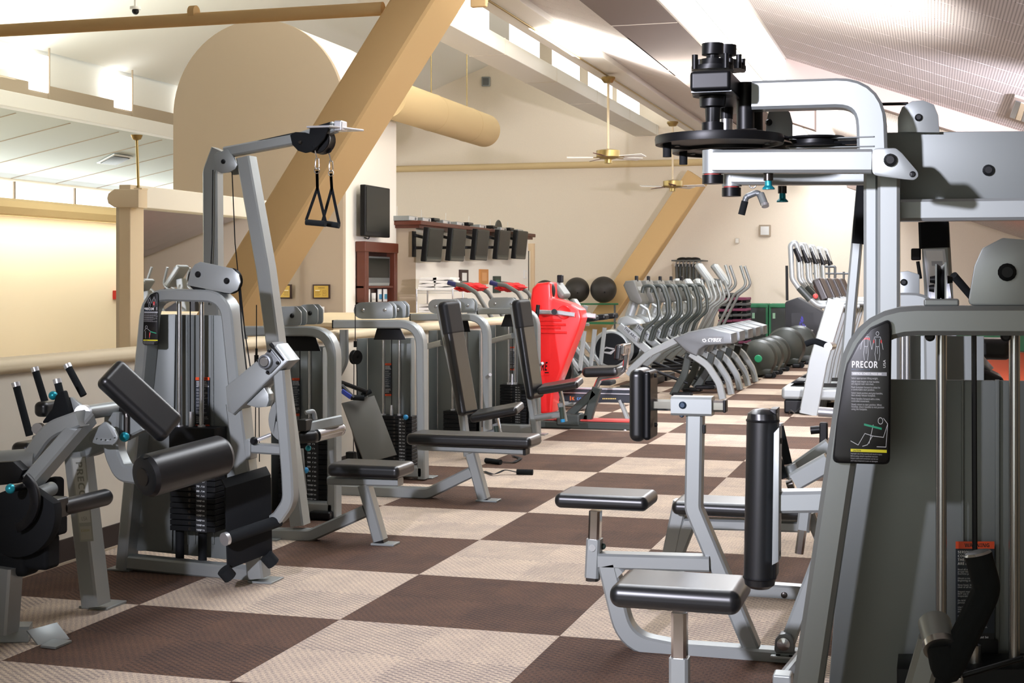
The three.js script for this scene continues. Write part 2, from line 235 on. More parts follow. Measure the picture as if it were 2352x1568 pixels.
{ // diagonal struts of the frame, boxed
  const strut = (name, label, z, w, d, low, high, m) => { const t = thing(name, label, 'strut', V(low.x, 0, z)); part(t, 'casing', bar([low, high], w, d, AZ, 0, 0.02), m); return t; };
  const a = PZ(623, 520, -10.5), b = PZ(985, -66, -10.5), up = b.clone().sub(a).normalize(), zc = -10.8;
  const ext = (t) => { const q = a.clone().addScaledVector(up, t); q.z = zc; return q; };
  const t = strut('diagonal_strut', 'large tan boxed diagonal strut rising from behind the guard wall', zc, 0.325, 0.6, ext(-a.y / up.y), ext((4.42 - a.y) / up.y), M.beam);
  part(t, 'clamp', [box(PZ(1100, 2, -10.48), 0.13, 0.1, 0.05, 0.01), cyl(PZ(1112, -6, -10.5), PZ(1112, 8, -10.5), 0.03)], M.beam);
  const f0 = PZ(1430, 665, -33.9), f1 = PZ(1612, 392, -33.9), u2 = f1.clone().sub(f0).normalize();
  strut('diagonal_strut', 'pale diagonal strut in front of the far beige wall', -33.9, 0.5, 0.6, f0.clone().addScaledVector(u2, -f0.y / u2.y), f0.clone().addScaledVector(u2, 3.3), M.beam);
  const tie = thing('tie_tube', 'tan round tie tube running level to the large diagonal strut', 'pipe', V(-8, 3.55, -10.6));
  part(tie, 'tube', cyl(V(-19, PZ(0, 65, -10.6).y, -10.6), PZ(880, 20, -10.6), 0.055), M.beam); part(tie, 'collar', cyl(PZ(438, 30, -10.6), PZ(452, 29, -10.6), 0.06), M.beam);
  const wd = thing('wall_pipe', 'tan round pipe running level across the far beige wall', 'pipe', V(-10, 4.4, -34.7));
  part(wd, 'tube', cyl(PZ(880, 389, -34.7), PZ(1640, 372, -34.7), 0.085), M.duct);
}
{ // round air duct
  const t = thing('air_duct', 'tan round air duct hanging on rods above the wall of televisions', 'duct', V(-8.1, 4.3, -23.5));
  const x = -8.1, y = 4.33; part(t, 'duct', [cyl(V(x, y, -20.4), V(x, y, -25.35), 0.31, 0.31, 40), lathe([[0, 0.03], [0.28, 0.02], [0.31, 0]], V(x, y, -25.35), V(0, 0, -1), 40)], M.duct);
  for (const z of [-22.4, -24.3]) { part(t, 'hanger_rod', cyl(V(x, y + 0.3, z), V(x, 8.1, z), 0.009), M.brass); part(t, 'strap', lathe([[0.313, -0.012], [0.317, 0], [0.313, 0.012]], V(x, y, z), AZ, 40), M.duct); }
}
{ // aisle side: mirror wall, arch block, television partition, cream wall with cove
  const x = -9.1;
  struct('wall_mirror', [boxx(x - 0.12, x - 0.02, 0, 2.42, -14.6, -19.4)], M.wallPale);
  struct('trim_13', [boxx(x - 0.05, x + 0.1, 0, 2.62, -14.55, -14.85, 0.01)], M.wallBeige);
  struct('trim_14', [boxx(x - 0.1, x + 0.14, 2.36, 2.62, -14.7, -19.45, 0.01)], M.wallWhite);
  struct('trim_15', slab(pz([[318, 434], [262, 434], [248, 444], [245, 455], [248, 467], [262, 476], [318, 476]], -14.5), AZ, 0.2, { bevel: 0.01 }), M.wallBeige);
  const t = thing('wall_mirror_glass', 'large wall mirror under the white header reflecting the gym', 'mirror', V(x, 1.1, -17));
  part(t, 'glass', boxx(x - 0.02, x, 1.08, 2.36, -14.85, -16.95), M.mirror); part(t, 'glass', boxx(x - 0.02, x, 1.08, 2.36, -16.965, -19.4), M.mirror); part(t, 'sill', boxx(x - 0.02, x + 0.03, 1.055, 1.08, -14.85, -19.4), M.wallWhite);
  // arch block
  const z0 = -19.5, zb = -21.7, xl = PZ(398, 300, z0).x, xr = PZ(788, 300, z0).x, r = (xr - xl) / 2, top = PZ(593, 45, z0).y, ys = top - r;
  const arch = (s) => { const o = [V((xl + xr) / 2 - r * s, 0, 0), V((xl + xr) / 2 + r * s, 0, 0)]; for (let i = 0; i <= 36; i++) { const a = Math.PI * i / 36; o.push(V((xl + xr) / 2 + r * s * Math.cos(a), ys + r * s * Math.sin(a), 0)); } return o; };
  const sl = (o, z, t, m, n) => struct(n, slab(o.map((p) => V(p.x, p.y, z)), AZ, t, { bevel: 0 }), m);
  sl(arch(1), z0, 0.1, M.wallTan, 'wall_arch'); sl(arch(0.995), z0 - 0.1, zb * -1 - 19.6, M.wallWhite, 'wall_arch_side');
  struct('wall_counter', [boxx(-8.5, -6.4, 0, 0.98, -14.5, -19.2)], M.wallBeige); struct('trim_16', boxx(-8.52, -6.36, 0.98, 1.03, -14.45, -19.2, 0.01), M.ledge);
  // partition with the televisions
  const zt = -21.75, xp = PZ(955, 600, zt).x, xq = PZ(906, 600, zt).x, ze = PX(1213, 600, xp).z, yt = 2.36;
  struct('wall_partition', [boxx(xq, xp, 0, yt, zt, ze)], M.wallWhite); struct('wall_partition_end', boxx(xq, xp, 0, yt, zt + 0.01, zt), M.wallTan);
  struct('trim_17', [boxx(xq - 0.05, xp + 0.1, yt, yt + 0.05, zt + 0.1, ze), boxx(xq - 0.08, xp + 0.15, yt + 0.05, yt + 0.12, zt + 0.15, ze - 0.05, 0.01)], M.wood);
  globalThis.PT = { xp, xq, zt, ze, yt, xr, z0, zb };
  // cream wall, valance and cove
  struct('wall_cream', boxx(-14.2, -14, 0, 2.6, -22.3, ZF), M.wallCream);
  struct('trim_18', along([[-14.02, 2.78], [-13.75, 2.78], [-13.6, 2.73], [-13.54, 2.63], [-13.6, 2.53], [-13.66, 2.5], [-13.69, 2.53], [-13.64, 2.63], [-13.72, 2.7], [-14.02, 2.72]], ZF, -22.4), M.duct);
  { const t = thing('cove_lamp', 'long warm lamp tube hidden behind the valance of the cream wall', 'lamp', V(-13.66, 2.54, -16)); part(t, 'tube', cyl(V(-13.66, 2.56, -7), V(-13.66, 2.56, -22), 0.02, 0.02, 10), new THREE.MeshStandardMaterial({ color: 0xffffff, emissive: 0xfff6e4, emissiveIntensity: 3 })); }
  // beam over the aisle with light boxes
  struct('trim_19', [flat(-15.2, -14.75, 4.4, 4.66)], M.soffit); struct('trim_20', [flat(-15.2, -14.95, 4.66, 4.94)], M.wallTan); struct('wall_aisle_upper', flat(-15.3, -15.2, 4.66, 5.75), M.ceilWhite);
  for (const [a, b] of [[-15.6, -16.2], [-18.2, -18.8], [-20.95, -21.5], [-23.6, -24.2], [-26.4, -27]]) { const t = thing('light_box', 'glowing white light box on the white beam over the aisle', 'light box', V(-15, 4.94, (a + b) / 2), 'light boxes on the aisle beam');
    part(t, 'diffuser', boxx(-15.05, -14.93, 4.8, 5.45, a, b, 0.01), M.glow); part(t, 'hanger_rod', boxx(-14.95, -14.92, 4.6, 5.6, b - 0.01, b - 0.03), M.wallTan); }
  struct('window_2', boxx(-18.7, -18.66, 2.7, 3.6, -6, -33), M.sky);
  for (let z = -8; z > -33; z -= 2.2) struct(numbered('trim_21'), boxx(-18.66, -18.62, 2.6, 3.6, z, z - 0.05), M.wallTan);
  struct('wall_aisle_low', boxx(-18.72, -18.6, 0, 2.7, -33, ZF), M.wallCream);
}

// ---------------------------------------------------------------- printed matter
const stickerTex = (title, lines, pose) => canvasTex(512, 1280, (g, w, h) => {
  g.fillStyle = '#0b0b0d'; g.fillRect(0, 0, w, h);
  const man = (cx, red) => { g.lineWidth = 5; g.strokeStyle = '#cfd2d6'; g.beginPath(); g.arc(cx, 120, 17, 0, 7); g.stroke(); g.beginPath(); g.moveTo(cx - 34, 150); g.lineTo(cx + 34, 150); g.lineTo(cx + 58, 225); g.lineTo(cx + 66, 262); g.moveTo(cx - 34, 150); g.lineTo(cx - 58, 225); g.lineTo(cx - 66, 262); g.moveTo(cx - 24, 165); g.lineTo(cx - 20, 235); g.lineTo(cx - 30, 300); g.lineTo(cx - 20, 360); g.moveTo(cx + 24, 165); g.lineTo(cx + 20, 235); g.lineTo(cx + 26, 300); g.lineTo(cx + 16, 360); g.moveTo(cx - 20, 235); g.lineTo(cx + 20, 235); g.moveTo(cx, 240); g.lineTo(cx, 300); g.stroke(); g.fillStyle = '#e0393b'; for (const [x, y, a, b] of red) { g.beginPath(); g.ellipse(cx + x, y, a, b, 0, 0, 7); g.fill(); } };
  man(215, title ? [[-14, 165, 14, 10], [14, 165, 14, 10], [-38, 168, 8, 12], [38, 168, 8, 12]] : []); man(350, title ? [[-44, 190, 8, 16], [44, 190, 8, 16]] : [[-12, 240, 16, 22], [12, 240, 16, 22], [-16, 285, 9, 26], [16, 285, 9, 26]]);
  g.fillStyle = '#fff'; g.font = 'bold 96px sans-serif'; g.save(); g.translate(38, 425); g.scale(0.86, 0.86); g.fillText('PRECOR', 0, 0); g.restore(); g.save(); g.translate(446, 425); g.rotate(-Math.PI / 2); g.font = '40px sans-serif'; g.fillText('USA', 0, 0); g.restore();
  g.fillStyle = '#3b6fa8'; g.font = '20px sans-serif'; g.fillText('w w w . p r e c o r . c o m', 40, 446);
  g.fillStyle = '#a9abb0'; g.fillRect(40, 462, 420, 32); g.fillStyle = '#fff'; g.font = 'bold 27px sans-serif'; if (title) g.fillText(title, 52, 487);
  g.fillStyle = '#d8d8da'; g.font = '22px sans-serif'; let y = 526; for (const l of lines) { if (typeof l === 'number') { for (let x = 38; x < 38 + l; x += 34) g.fillRect(x, y - 9, 24 + (x * 7) % 9, 5); } else if (l) g.fillText(l, 38, y); y += l ? 21 : 9; }
  g.lineWidth = 6; g.strokeStyle = '#d9dadc';
  g.save(); g.translate(0, pose ? -92 : -60); if (pose) { g.beginPath(); g.arc(385, 985, 28, 0, 7); g.moveTo(420, 960); g.lineTo(470, 1010); g.lineTo(420, 1130); g.lineTo(290, 1120); g.lineTo(230, 1200); g.lineTo(170, 1215); g.moveTo(290, 1120); g.lineTo(200, 1100); g.lineTo(120, 1205); g.lineTo(30, 1170); g.moveTo(300, 1020); g.lineTo(250, 1190); g.moveTo(470, 1010); g.lineTo(450, 1215); g.lineTo(340, 1215); g.stroke(); g.strokeStyle = '#2fa67e'; g.lineWidth = 18; g.beginPath(); g.moveTo(400, 1055); g.lineTo(190, 1020); g.stroke(); }
  else { g.beginPath(); g.arc(120, 900, 32, 0, 7); g.moveTo(140, 935); g.lineTo(250, 1010); g.lineTo(210, 1180); g.moveTo(120, 935); g.lineTo(80, 960); g.lineTo(60, 1000); g.moveTo(90, 1000); g.lineTo(90, 1180); g.stroke(); g.strokeStyle = '#2fa67e'; g.lineWidth = 22; g.beginPath(); g.moveTo(240, 1010); g.lineTo(420, 1050); g.stroke(); g.strokeStyle = '#e0393b'; g.lineWidth = 20; g.beginPath(); g.moveTo(225, 1030); g.lineTo(215, 1150); g.stroke(); } g.restore();
  g.fillStyle = '#efe63a'; g.fillRect(30, 1148, 430, 26); g.fillStyle = '#111'; g.font = 'bold 22px sans-serif'; g.fillText('\u26A0 CAUTION', 40, 1170);
  g.fillStyle = '#cfcfd1'; g.font = '17px sans-serif'; ['Improper use of this machine will result in injury.', 'Before using, consult a qualified instructor.', 'Inspect cables and connections and do not', 'use if any component is worn or damaged.'].forEach((l, i) => g.fillText(l, 30, 1196 + i * 21));
});
const howTo = ['Select appropriate lifting weight.', '', 'Adjust seat height so that handles', 'are aligned near mid-chest.', '', 'Push footplate forward to allow for', 'a comfortable start position.', '', 'Select hand position and grip handles,', 'then slowly release footplate.', '', 'Press handles forward with a slow,', 'controlled movement.', '', 'Slowly return to start position. When', 'finished, return handles to rest position', 'using the footplate.'];
const howTo2 = [390, '', 350, 410, '', 300, 380, '', 330, 260, '', 400];   // print too small to read: rows of marks
M.sticker = std(0xffffff, 0.35, 0, { map: stickerTex('VERTICAL CHEST PRESS 404', howTo, true) }); M.stickerB = std(0xffffff, 0.35, 0, { map: stickerTex('', howTo2, false) });
M.warning = std(0xffffff, 0.5, 0, { map: canvasTex(256, 768, (g, w, h) => {
  g.fillStyle = '#18222c'; g.fillRect(0, 0, w, h); g.fillStyle = '#e8501e'; g.fillRect(0, 0, w, 46); g.fillRect(0, 722, w, 46); g.fillStyle = '#111'; g.fillRect(0, 580, w, 142); g.fillStyle = '#1a0d06'; g.font = 'bold 34px sans-serif'; g.fillText('\u26A0 WARNING', 36, 36); g.fillText('\u26A0 WARNING', 36, 758);
  g.fillStyle = '#e6e6e6'; g.font = 'bold 24px sans-serif'; ['SERIOUS INJURY', 'COULD OCCUR IF', 'THESE WARNINGS', 'ARE NOT FOLLOWED'].forEach((l, i) => g.fillText(l, 14, 76 + i * 24));
  g.font = '15px sans-serif'; ['Read all warnings. Obtain', 'proper instruction on', 'machine prior to use.', '', 'Obtain a medical exam before', 'beginning an exercise program.', '', 'Keep head, limbs and hair', 'clear of all moving parts.', '', 'Inspect machine before use. Do', 'NOT use if it appears', 'inoperable.', '', 'Do NOT attempt to fix a', 'jammed machine.', '', 'Use the machine only for the', 'intended use', 'and DO NOT modify it.', '', 'Be certain that the weight', 'pin is fully inserted.', '', 'Never pin the stack', 'in an elevated position.', 'Do NOT REMOVE THIS LABEL.', 'REPLACE IF DAMAGED.'].forEach((l, i) => g.fillText(l, 14, 182 + i * 14));
  g.font = 'bold 20px sans-serif'; ['The jam bolt must be', 'turned seven full turns', 'and the jam nut', 'against the bolt'].forEach((l, i) => g.fillText(l, 14, 612 + i * 26)); }) });
M.weights = std(0xffffff, 0.6, 0, { map: canvasTex(128, 1024, (g, w, h) => { g.fillStyle = '#14171a'; g.fillRect(0, 0, w, h); g.fillStyle = '#d6dadc'; g.font = 'bold 34px sans-serif'; for (let i = 0; i < 16; i++) { const y = 46 + i * 64, lb = 10 + i * 10; g.fillText(String(lb), 6, y); g.fillText('/', 58, y); g.font = 'bold 26px sans-serif'; g.fillText((lb / 2.2).toFixed(0), 76, y); g.font = 'bold 34px sans-serif'; } }) });
const wordTex = (w, h, bg, fg, text, font, x, y, extra) => canvasTex(w, h, (g) => { g.fillStyle = bg; g.fillRect(0, 0, w, h); g.fillStyle = fg; g.font = font; g.fillText(text, x, y); if (extra) extra(g); });
M.precorPost = std(0xffffff, 0.4, 0.3, { map: canvasTex(256, 1024, (g, w, h) => { g.fillStyle = '#a3a69f'; g.fillRect(0, 0, w, h); g.fillStyle = '#c3c6bf'; g.fillRect(22, 16, 212, 780); g.save(); g.translate(76, 50); g.rotate(Math.PI / 2); g.fillStyle = '#85887f'; g.font = 'bold 150px sans-serif'; g.scale(0.95, 1); g.fillText('PRECOR', 0, 0); g.restore(); g.fillStyle = '#85887f'; g.font = '64px sans-serif'; g.fillText('USA', 58, 770); g.fillStyle = '#b3b6ab'; g.fillRect(24, 840, 208, 160); g.fillStyle = '#a29a72'; g.font = 'bold 40px sans-serif'; g.fillText('ICARIAN', 34, 905); }) });
M.precorPale = std(0xffffff, 0.4, 0.2, { map: canvasTex(256, 1024, (g, w, h) => { g.fillStyle = '#d8dde6'; g.fillRect(0, 0, w, h); g.fillStyle = '#f2f5fa'; g.fillRect(30, 10, 196, 1004); g.save(); g.translate(82, 60); g.rotate(Math.PI / 2); g.fillStyle = '#b9bfca'; g.font = 'bold 180px sans-serif'; g.scale(1.15, 1); g.fillText('PRECOR', 0, 0); g.restore(); }) });

// ---------------------------------------------------------------- strength machines: shared pieces
const label4 = (P, u0, u1, v0, v1, z) => sheet(P(u0, v1, z), P(u1, v1, z), P(u1, v0, z), P(u0, v0, z));
const bolt = (u, v, z, r = 0.014, h = 0.012) => lathe([[0, h], [r * 0.6, h], [r, h * 0.4], [r, -0.004], [0, -0.004]], PZ(u, v, z), AZ, 14);
function weights(t, u0, u1, v0, v1, z, n, dep = 0.11, hole = true) {        // stack of single plates with its number strip
  const a = PZ(u0, v1, z), b = PZ(u1, v0, z), h = (b.y - a.y) / n, g = box(V(0, 0, 0), b.x - a.x, h - 0.003, dep, 0.003);
  for (let i = 0; i < n; i++) part(t, 'weight_plate', g.clone().translate((a.x + b.x) / 2, a.y + h * (i + 0.5), z - dep / 2), M.stack);
  const m = (a.x + b.x) / 2, w = b.x - a.x, sx0 = m + w * 0.08, sx1 = m + w * 0.32;
  part(t, 'number_strip', sheet(V(sx0, a.y, z + 0.002), V(sx1, a.y, z + 0.002), V(sx1, b.y - h * 0.4, z + 0.002), V(sx0, b.y - h * 0.4, z + 0.002)), M.weights);
  if (hole) part(t, 'pin_holes', Array.from({ length: n }, (_, i) => cyl(V(m - w * 0.06, a.y + h * (i + 0.5), z - 0.004), V(m - w * 0.06, a.y + h * (i + 0.5), z + 0.0015), 0.008, 0.008, 10)), M.darkSteel);
}
const rods = (t, us, v0, v1, z, r = 0.012, m = M.steel) => us.forEach((u) => part(t, 'guide_rod', cyl(PZ(u, v1, z), PZ(u, v0, z), r, r, 16), m));
const cable = (t, pts, r = 0.0035) => part(t, 'cable', rod(pts, r, 0, 6), M.black);
const plateZ = (t, name, list, z, th, m, o = {}) => part(t, name, slab(pz(list, z), AZ, th, o), m);
const pulley = (c, r, w, axis = AZ) => lathe([[0.008, -w / 2], [r * 0.95, -w / 2], [r, -w * 0.42], [r * 0.86, 0], [r, w * 0.42], [r * 0.95, w / 2], [0.008, w / 2]], c, axis, 26);

// ---------------------------------------------------------------- leg machine with the kick plate (tower and swinging lever)
{
  const z = -6.35, t = thing('glute_machine', 'grey weight tower with black instruction sticker, swinging lever and black kick plate', 'gym machine', PY(440, 1320));
  part(t, 'frame', bar(pz([[290, 1302], [349, 676], [528, 680], [592, 1330]], z - 0.06), 0.062, 0.12, AZ, [0.13, 0.13]), M.frame);
  part(t, 'base_bar', bar([PZ(292, 1288, z - 0.05), PZ(588, 1318, z - 0.05)], 0.07, 0.08, AZ), M.frame);
  part(t, 'foot_plate', [box(PY(285, 1306).add(V(0, 0.005, 0)), 0.13, 0.01, 0.12, 0.003), box(PY(602, 1333).add(V(0.02, 0.005, 0)), 0.13, 0.01, 0.14, 0.003)], M.frame);
  part(t, 'upright', bar([PZ(545, 925, z + 0.02), PZ(596, 1325, z + 0.02)], 0.085, 0.1, AZ), M.frame);
  const sh = part(t, 'shroud', [slab(pz([[362, 722], [520, 724], [572, 1290], [308, 1262]], z - 0.16), AZ, 0.012), slab(pz([[362, 722], [400, 722], [392, 1266], [308, 1262]], z - 0.12), V(0.25, 0, 1), 0.01), ...[[425, 430], [442, 446], [484, 489]].map(([a, b]) => slab(pz([[a, 724], [b, 724], [b + 2, 1250], [a + 2, 1250]], z - 0.15), AZ, 0.012))], M.shroud); void sh;
  part(t, 'sticker', slab(pz([[327, 792], [331, 700], [345, 676], [363, 668], [363, 792]], z + 0.012), AZ, 0.006, { r: 0.015 }), M.blackMatt);
  part(t, 'sticker_print', printed(slab(pz([[328, 791], [332, 701], [346, 678], [362, 670], [362, 791]], z + 0.0135), AZ, 0.002, { r: 0.012 }), 327, 366, 672, 792, z + 0.0135), M.stickerB);
  rods(t, [412, 463], 690, 1000, z - 0.09); cable(t, pz([[437, 690], [437, 950]], z - 0.09));
  part(t, 'top_bracket', boxx(PZ(392, 680, z).x, PZ(484, 680, z).x, PZ(437, 691, z).y, PZ(437, 681, z).y, z - 0.05, z - 0.14), M.black);
  part(t, 'stack_head', [cyl(PZ(439, 983, z - 0.09), PZ(439, 945, z - 0.09), 0.012), cyl(PZ(412, 985, z - 0.09), PZ(412, 976, z - 0.09), 0.02), cyl(PZ(463, 985, z - 0.09), PZ(463, 976, z - 0.09), 0.02)], M.alu);
  plateZ(t, 'stack_cover', [[388, 982], [492, 984], [492, 1040], [388, 1038]], z - 0.02, 0.13, M.stack);
  weights(t, 390, 494, 1040, 1218, z - 0.025, 14);
  part(t, 'bumper', [413, 465].map((u) => cyl(PZ(u, 1290, z - 0.09), PZ(u, 1216, z - 0.09), 0.022)), M.rubber);
  part(t, 'warning_label', label4(PZ, 449, 481, 866, 982, z - 0.148), M.warning);
  const pc = [[430, 655], [437, 622], [447, 607], [460, 601], [532, 616], [548, 630], [552, 648], [545, 666], [528, 674], [515, 672]];
  const cv = plateZ(t, 'pulley_cover', pc, z - 0.01, 0.008, M.frame, { r: 0.01 }); part(cv, 'bolt', [bolt(455, 630, z - 0.01, 0.016), bolt(521, 645, z - 0.01, 0.016)], M.black);
  plateZ(t, 'pulley_cover', pc, z - 0.085, 0.008, M.frame, { r: 0.01 }); part(t, 'pulley', [pulley(PZ(528, 645, z - 0.05), 0.066, 0.03), pulley(PZ(458, 640, z - 0.05), 0.06, 0.03)], M.black);
  cable(t, pz([[548, 655], [556, 760], [572, 900]], z - 0.05)); cable(t, pz([[552, 660], [562, 760], [584, 900]], z - 0.05));
  // bearing arm
  const za = z + 0.1; const arm = part(t, 'bearing_arm', slab(pz([[517, 888], [635, 790], [664, 828], [535, 952], [522, 944]], za), AZ, 0.13, { bevel: 0.008 }), M.frame);
  part(arm, 'end_cap', bar(pz([[634, 788], [665, 826]], za - 0.065), 0.02, 0.14, AZ), M.black);
  part(arm, 'bearing_flange', [slab(pz([[592, 828], [620, 801], [645, 832], [618, 860]], za + 0.012), AZ, 0.014, { r: 0.014 }), lathe([[0.036, 0], [0.034, 0.024], [0.026, 0.026]], PZ(612, 830, za + 0.012), AZ)], M.frameDark); part(arm, 'bearing', lathe([[0.026, 0.02], [0.022, 0.03], [0, 0.03]], PZ(612, 830, za + 0.012), AZ), M.steel);
  part(arm, 'bolt', [[594, 828], [619, 805], [638, 833], [615, 855]].map(([u, v]) => bolt(u, v, za + 0.012, 0.009)), M.black);
  part(t, 'cam_plate', slab(pz([[566, 929], [606, 890], [616, 905], [617, 920], [612, 934], [590, 936]], za - 0.02), AZ, 0.06), M.frame);
  // lever, foot roller, kick plate
  const zl = z + 0.05; const lv = part(t, 'lever', bar(pz([[646, 850], [665, 1085], [668, 1150], [644, 1185], [632, 1194]], zl), 0.062, 0.075, AZ, [0.1, 0.12, 0.05]), M.frame);
  part(lv, 'quadrant', slab([PZ(640, 915, zl), ...Array.from({ length: 11 }, (_, i) => { const a = (105 + 15 * i) * Math.PI / 180; return PZ(652 + 36 * Math.cos(a), 964 - 50 * Math.sin(a), zl); })], AZ, 0.05), M.frame);
  part(lv, 'bolt', bolt(640, 962, zl, 0.016), M.black);
  part(t, 'stop_arm', [bar(pz([[580, 1028], [648, 1032]], zl - 0.02), 0.05, 0.06, AZ), box(PZ(577, 1030, zl - 0.02), 0.03, 0.1, 0.08)], M.frame); part(t, 'turnbuckle', cyl(PZ(586, 1012, zl + 0.02), PZ(622, 998, zl - 0.02), 0.01), M.alu); part(t, 'bolt', bolt(584, 1012, zl + 0.02, 0.02, 0.02), M.black);
  const ra = PZ(522, 1236, z + 0.34), rb = PZ(640, 1196, zl), ro = part(t, 'foot_roller', cyl(ra, rb, 0.03), M.grip); part(ro, 'end_cap', cyl(ra, ra.clone().add(ra.clone().sub(rb).setLength(0.02)), 0.032), M.alu);
  const kz = (u, v) => PZ(u, v, z + 0.28 - (u - 515) / 115 * 0.26); const kp = [kz(518, 1120), kz(622, 1089), kz(626, 1268), kz(524, 1308)], kn = kp[1].clone().sub(kp[0]).cross(kp[3].clone().sub(kp[0])).normalize(); if (kn.z < 0) kn.negate();
  const k = part(t, 'kick_plate', [slab(kp, kn, 0.012), slab([kp[0], kp[1], kp[1].clone().add(V(-0.06, 0.03, -0.07)), kp[0].clone().add(V(-0.06, 0.03, -0.07))], null, 0.01)], M.rubber);
  part(k, 'rubber_foot', [[526, 1314, 540, 1310], [624, 1282, 634, 1276]].map(([a, b, c, d]) => cyl(kz(a - 8, b - 8).add(V(0, 0, 0.02)), kz(a + 12, b + 8).add(V(0, 0, 0.04)), 0.034, 0.034, 18)), M.grip);
}
// ---------------------------------------------------------------- seated leg machine by the guard wall
{
  const z = -5.5, t = thing('leg_curl_machine', 'leg machine with rolled thigh pad, slanted chest pad and four upright black grips', 'gym machine', PY(205, 1396));
  const post = part(t, 'post', bar(pz([[180, 1036], [221, 1388]], z - 0.06), 0.085, 0.12, AZ), M.frame); part(post, 'name_plate', sheet(PZ(184, 1244, z + 0.003), PZ(215, 1242, z + 0.003), PZ(197, 1048, z + 0.003), PZ(162, 1050, z + 0.003)), M.precorPost);
  part(t, 'foot_plate', box(PY(222, 1396).add(V(0, 0.006, -0.05)), 0.15, 0.012, 0.16, 0.003), M.frame);
  // body tube and arm
  part(t, 'body_tube', [cyl(PZ(-30, 1068, z + 0.25), PZ(90, 1060, z + 0.22), 0.06), bar(pz([[90, 1025], [205, 1022], [330, 960]], z - 0.1), 0.11, 0.1, AZ, 0.1)], M.frame);
  part(t, 'curved_arm', bar(pz([[70, 1058], [120, 985], [190, 960]], z + 0.22), 0.07, 0.08, AZ, 0.2), M.frame);
  part(t, 'arm', bar([PZ(70, 1110, z + 0.42), PZ(205, 955, z + 0.15)], 0.065, 0.085, AZ), M.frame);
  const hub = part(t, 'pivot_tube', cyl(PZ(192, 948, z + 0.16), PZ(272, 936, z - 0.1), 0.032), M.frame); part(hub, 'end_cap', cyl(PZ(188, 948, z + 0.19), PZ(196, 947, z + 0.14), 0.034), M.alu);
  part(t, 'selector_plate', slab([PZ(197, 1010, z + 0.1), PZ(240, 966, z + 0.1), PZ(262, 985, z + 0.1), PZ(272, 1008, z + 0.1), PZ(260, 1021, z + 0.1), PZ(225, 1021, z + 0.1)], AZ, 0.012, { r: 0.02, holes: [[223, 1008], [233, 1010], [243, 1011], [254, 1010], [264, 1006]].map(([u, v]) => [PZ(u, v, z + 0.1), 0.007]) }), M.frame);
  part(t, 'drop_arm', bar([PZ(265, 945, z - 0.05), PZ(262, 1035, z - 0.05), PZ(285, 1085, z - 0.02), PZ(345, 1093, z)], 0.075, 0.075, AZ, [0.12, 0.08]), M.frame);
  part(t, 'knob', [ball(PZ(122, 908, z + 0.1), 0.02), ball(PZ(286, 1003, z), 0.022)], M.teal); part(t, 'knob', ball(PZ(24, 1122, z + 0.7), 0.02), M.teal);
  const ra = PZ(340, 1092, z + 0.06), rb = PZ(505, 1046, z - 0.3), rl = part(t, 'thigh_roller', [cyl(ra, rb, 0.095, 0.093, 36), lathe([[0.095, 0], [0.085, 0.02], [0.05, 0.028], [0, 0.02]], ra, ra.clone().sub(rb), 36), lathe([[0.093, 0], [0.08, 0.02], [0, 0.028]], rb, rb.clone().sub(ra), 36)], M.pad);
  part(rl, 'seam', rod([ra.clone().add(V(0.01, 0.08, 0.053)), rb.clone().add(V(0.01, 0.078, 0.052))], 0.003, 0, 6), M.black); part(rl, 'collar', lathe([[0.04, 0.02], [0.04, 0.032], [0, 0.034]], ra, ra.clone().sub(rb)), M.darkSteel);
  // chest pad, tilted board
  const c0 = PZ(262, 866, z + 0.1), c1 = PZ(380, 975, z - 0.02), ax = c1.clone().sub(c0).normalize(), nn = V(0.55, 0.65, 0.5).projectOnPlane(ax).normalize(), sd = ax.clone().cross(nn).normalize();
  const pd = new RoundedBoxGeometry(c0.distanceTo(c1) + 0.08, 0.075, 0.165, 5, 0.03); pd.applyMatrix4(new THREE.Matrix4().makeBasis(ax, nn, sd)); const mid = c0.clone().add(c1).multiplyScalar(0.5); pd.translate(mid.x, mid.y, mid.z);
  part(t, 'chest_pad', fin(pd, 0), M.pad); part(t, 'pad_stem', rod([PZ(275, 938, z - 0.08), PZ(292, 945, z - 0.05), PZ(292, 1010, z - 0.05)], 0.016, 0.03), M.darkSteel);
  // grips
  for (const [u0, v0, u1, v1, zz] of [[38, 888, 68, 1000, z + 0.1], [82, 853, 104, 925, z - 0.1], [158, 845, 192, 908, z - 0.2], [133, 880, 139, 905, z + 0.02]]) { const a = PZ(u1, v1, zz), b = PZ(u0, v0, zz), g = part(t, 'hand_grip', cyl(a, b, 0.0165), M.grip); part(g, 'end_cap', cyl(b, b.clone().add(b.clone().sub(a).setLength(0.02)), 0.0185), M.alu); }
  plateZ(t, 'black_bracket', [[92, 975], [120, 938], [128, 908], [145, 895], [160, 950], [140, 960]], z + 0.12, 0.03, M.blackMatt, { r: 0.01 }); plateZ(t, 'bracket', [[150, 955], [156, 912], [163, 912], [190, 935], [190, 955]], z + 0.08, 0.02, M.frame, { r: 0.01 });
  part(t, 'shoulder_pad', [box(PZ(68, 1035, z + 0.05), 0.1, 0.09, 0.16, 0.03), box(PZ(108, 938, z - 0.05), 0.07, 0.07, 0.12, 0.025)], M.pad); part(t, 'pivot_cap', cyl(PZ(85, 984, z + 0.16), PZ(92, 983, z + 0.1), 0.024), M.darkSteel);
  // weight cam, leg and footrest
  const cz = z + 0.6; part(t, 'cam_disc', slab([...Array.from({ length: 22 }, (_, i) => { const a = (160 + 215 * i / 21) * Math.PI / 180; return PZ(38 + 88 * Math.cos(a), 1182 - 98 * Math.sin(a), cz); }), PZ(55, 1110, cz)], AZ, 0.05), M.blackMatt);
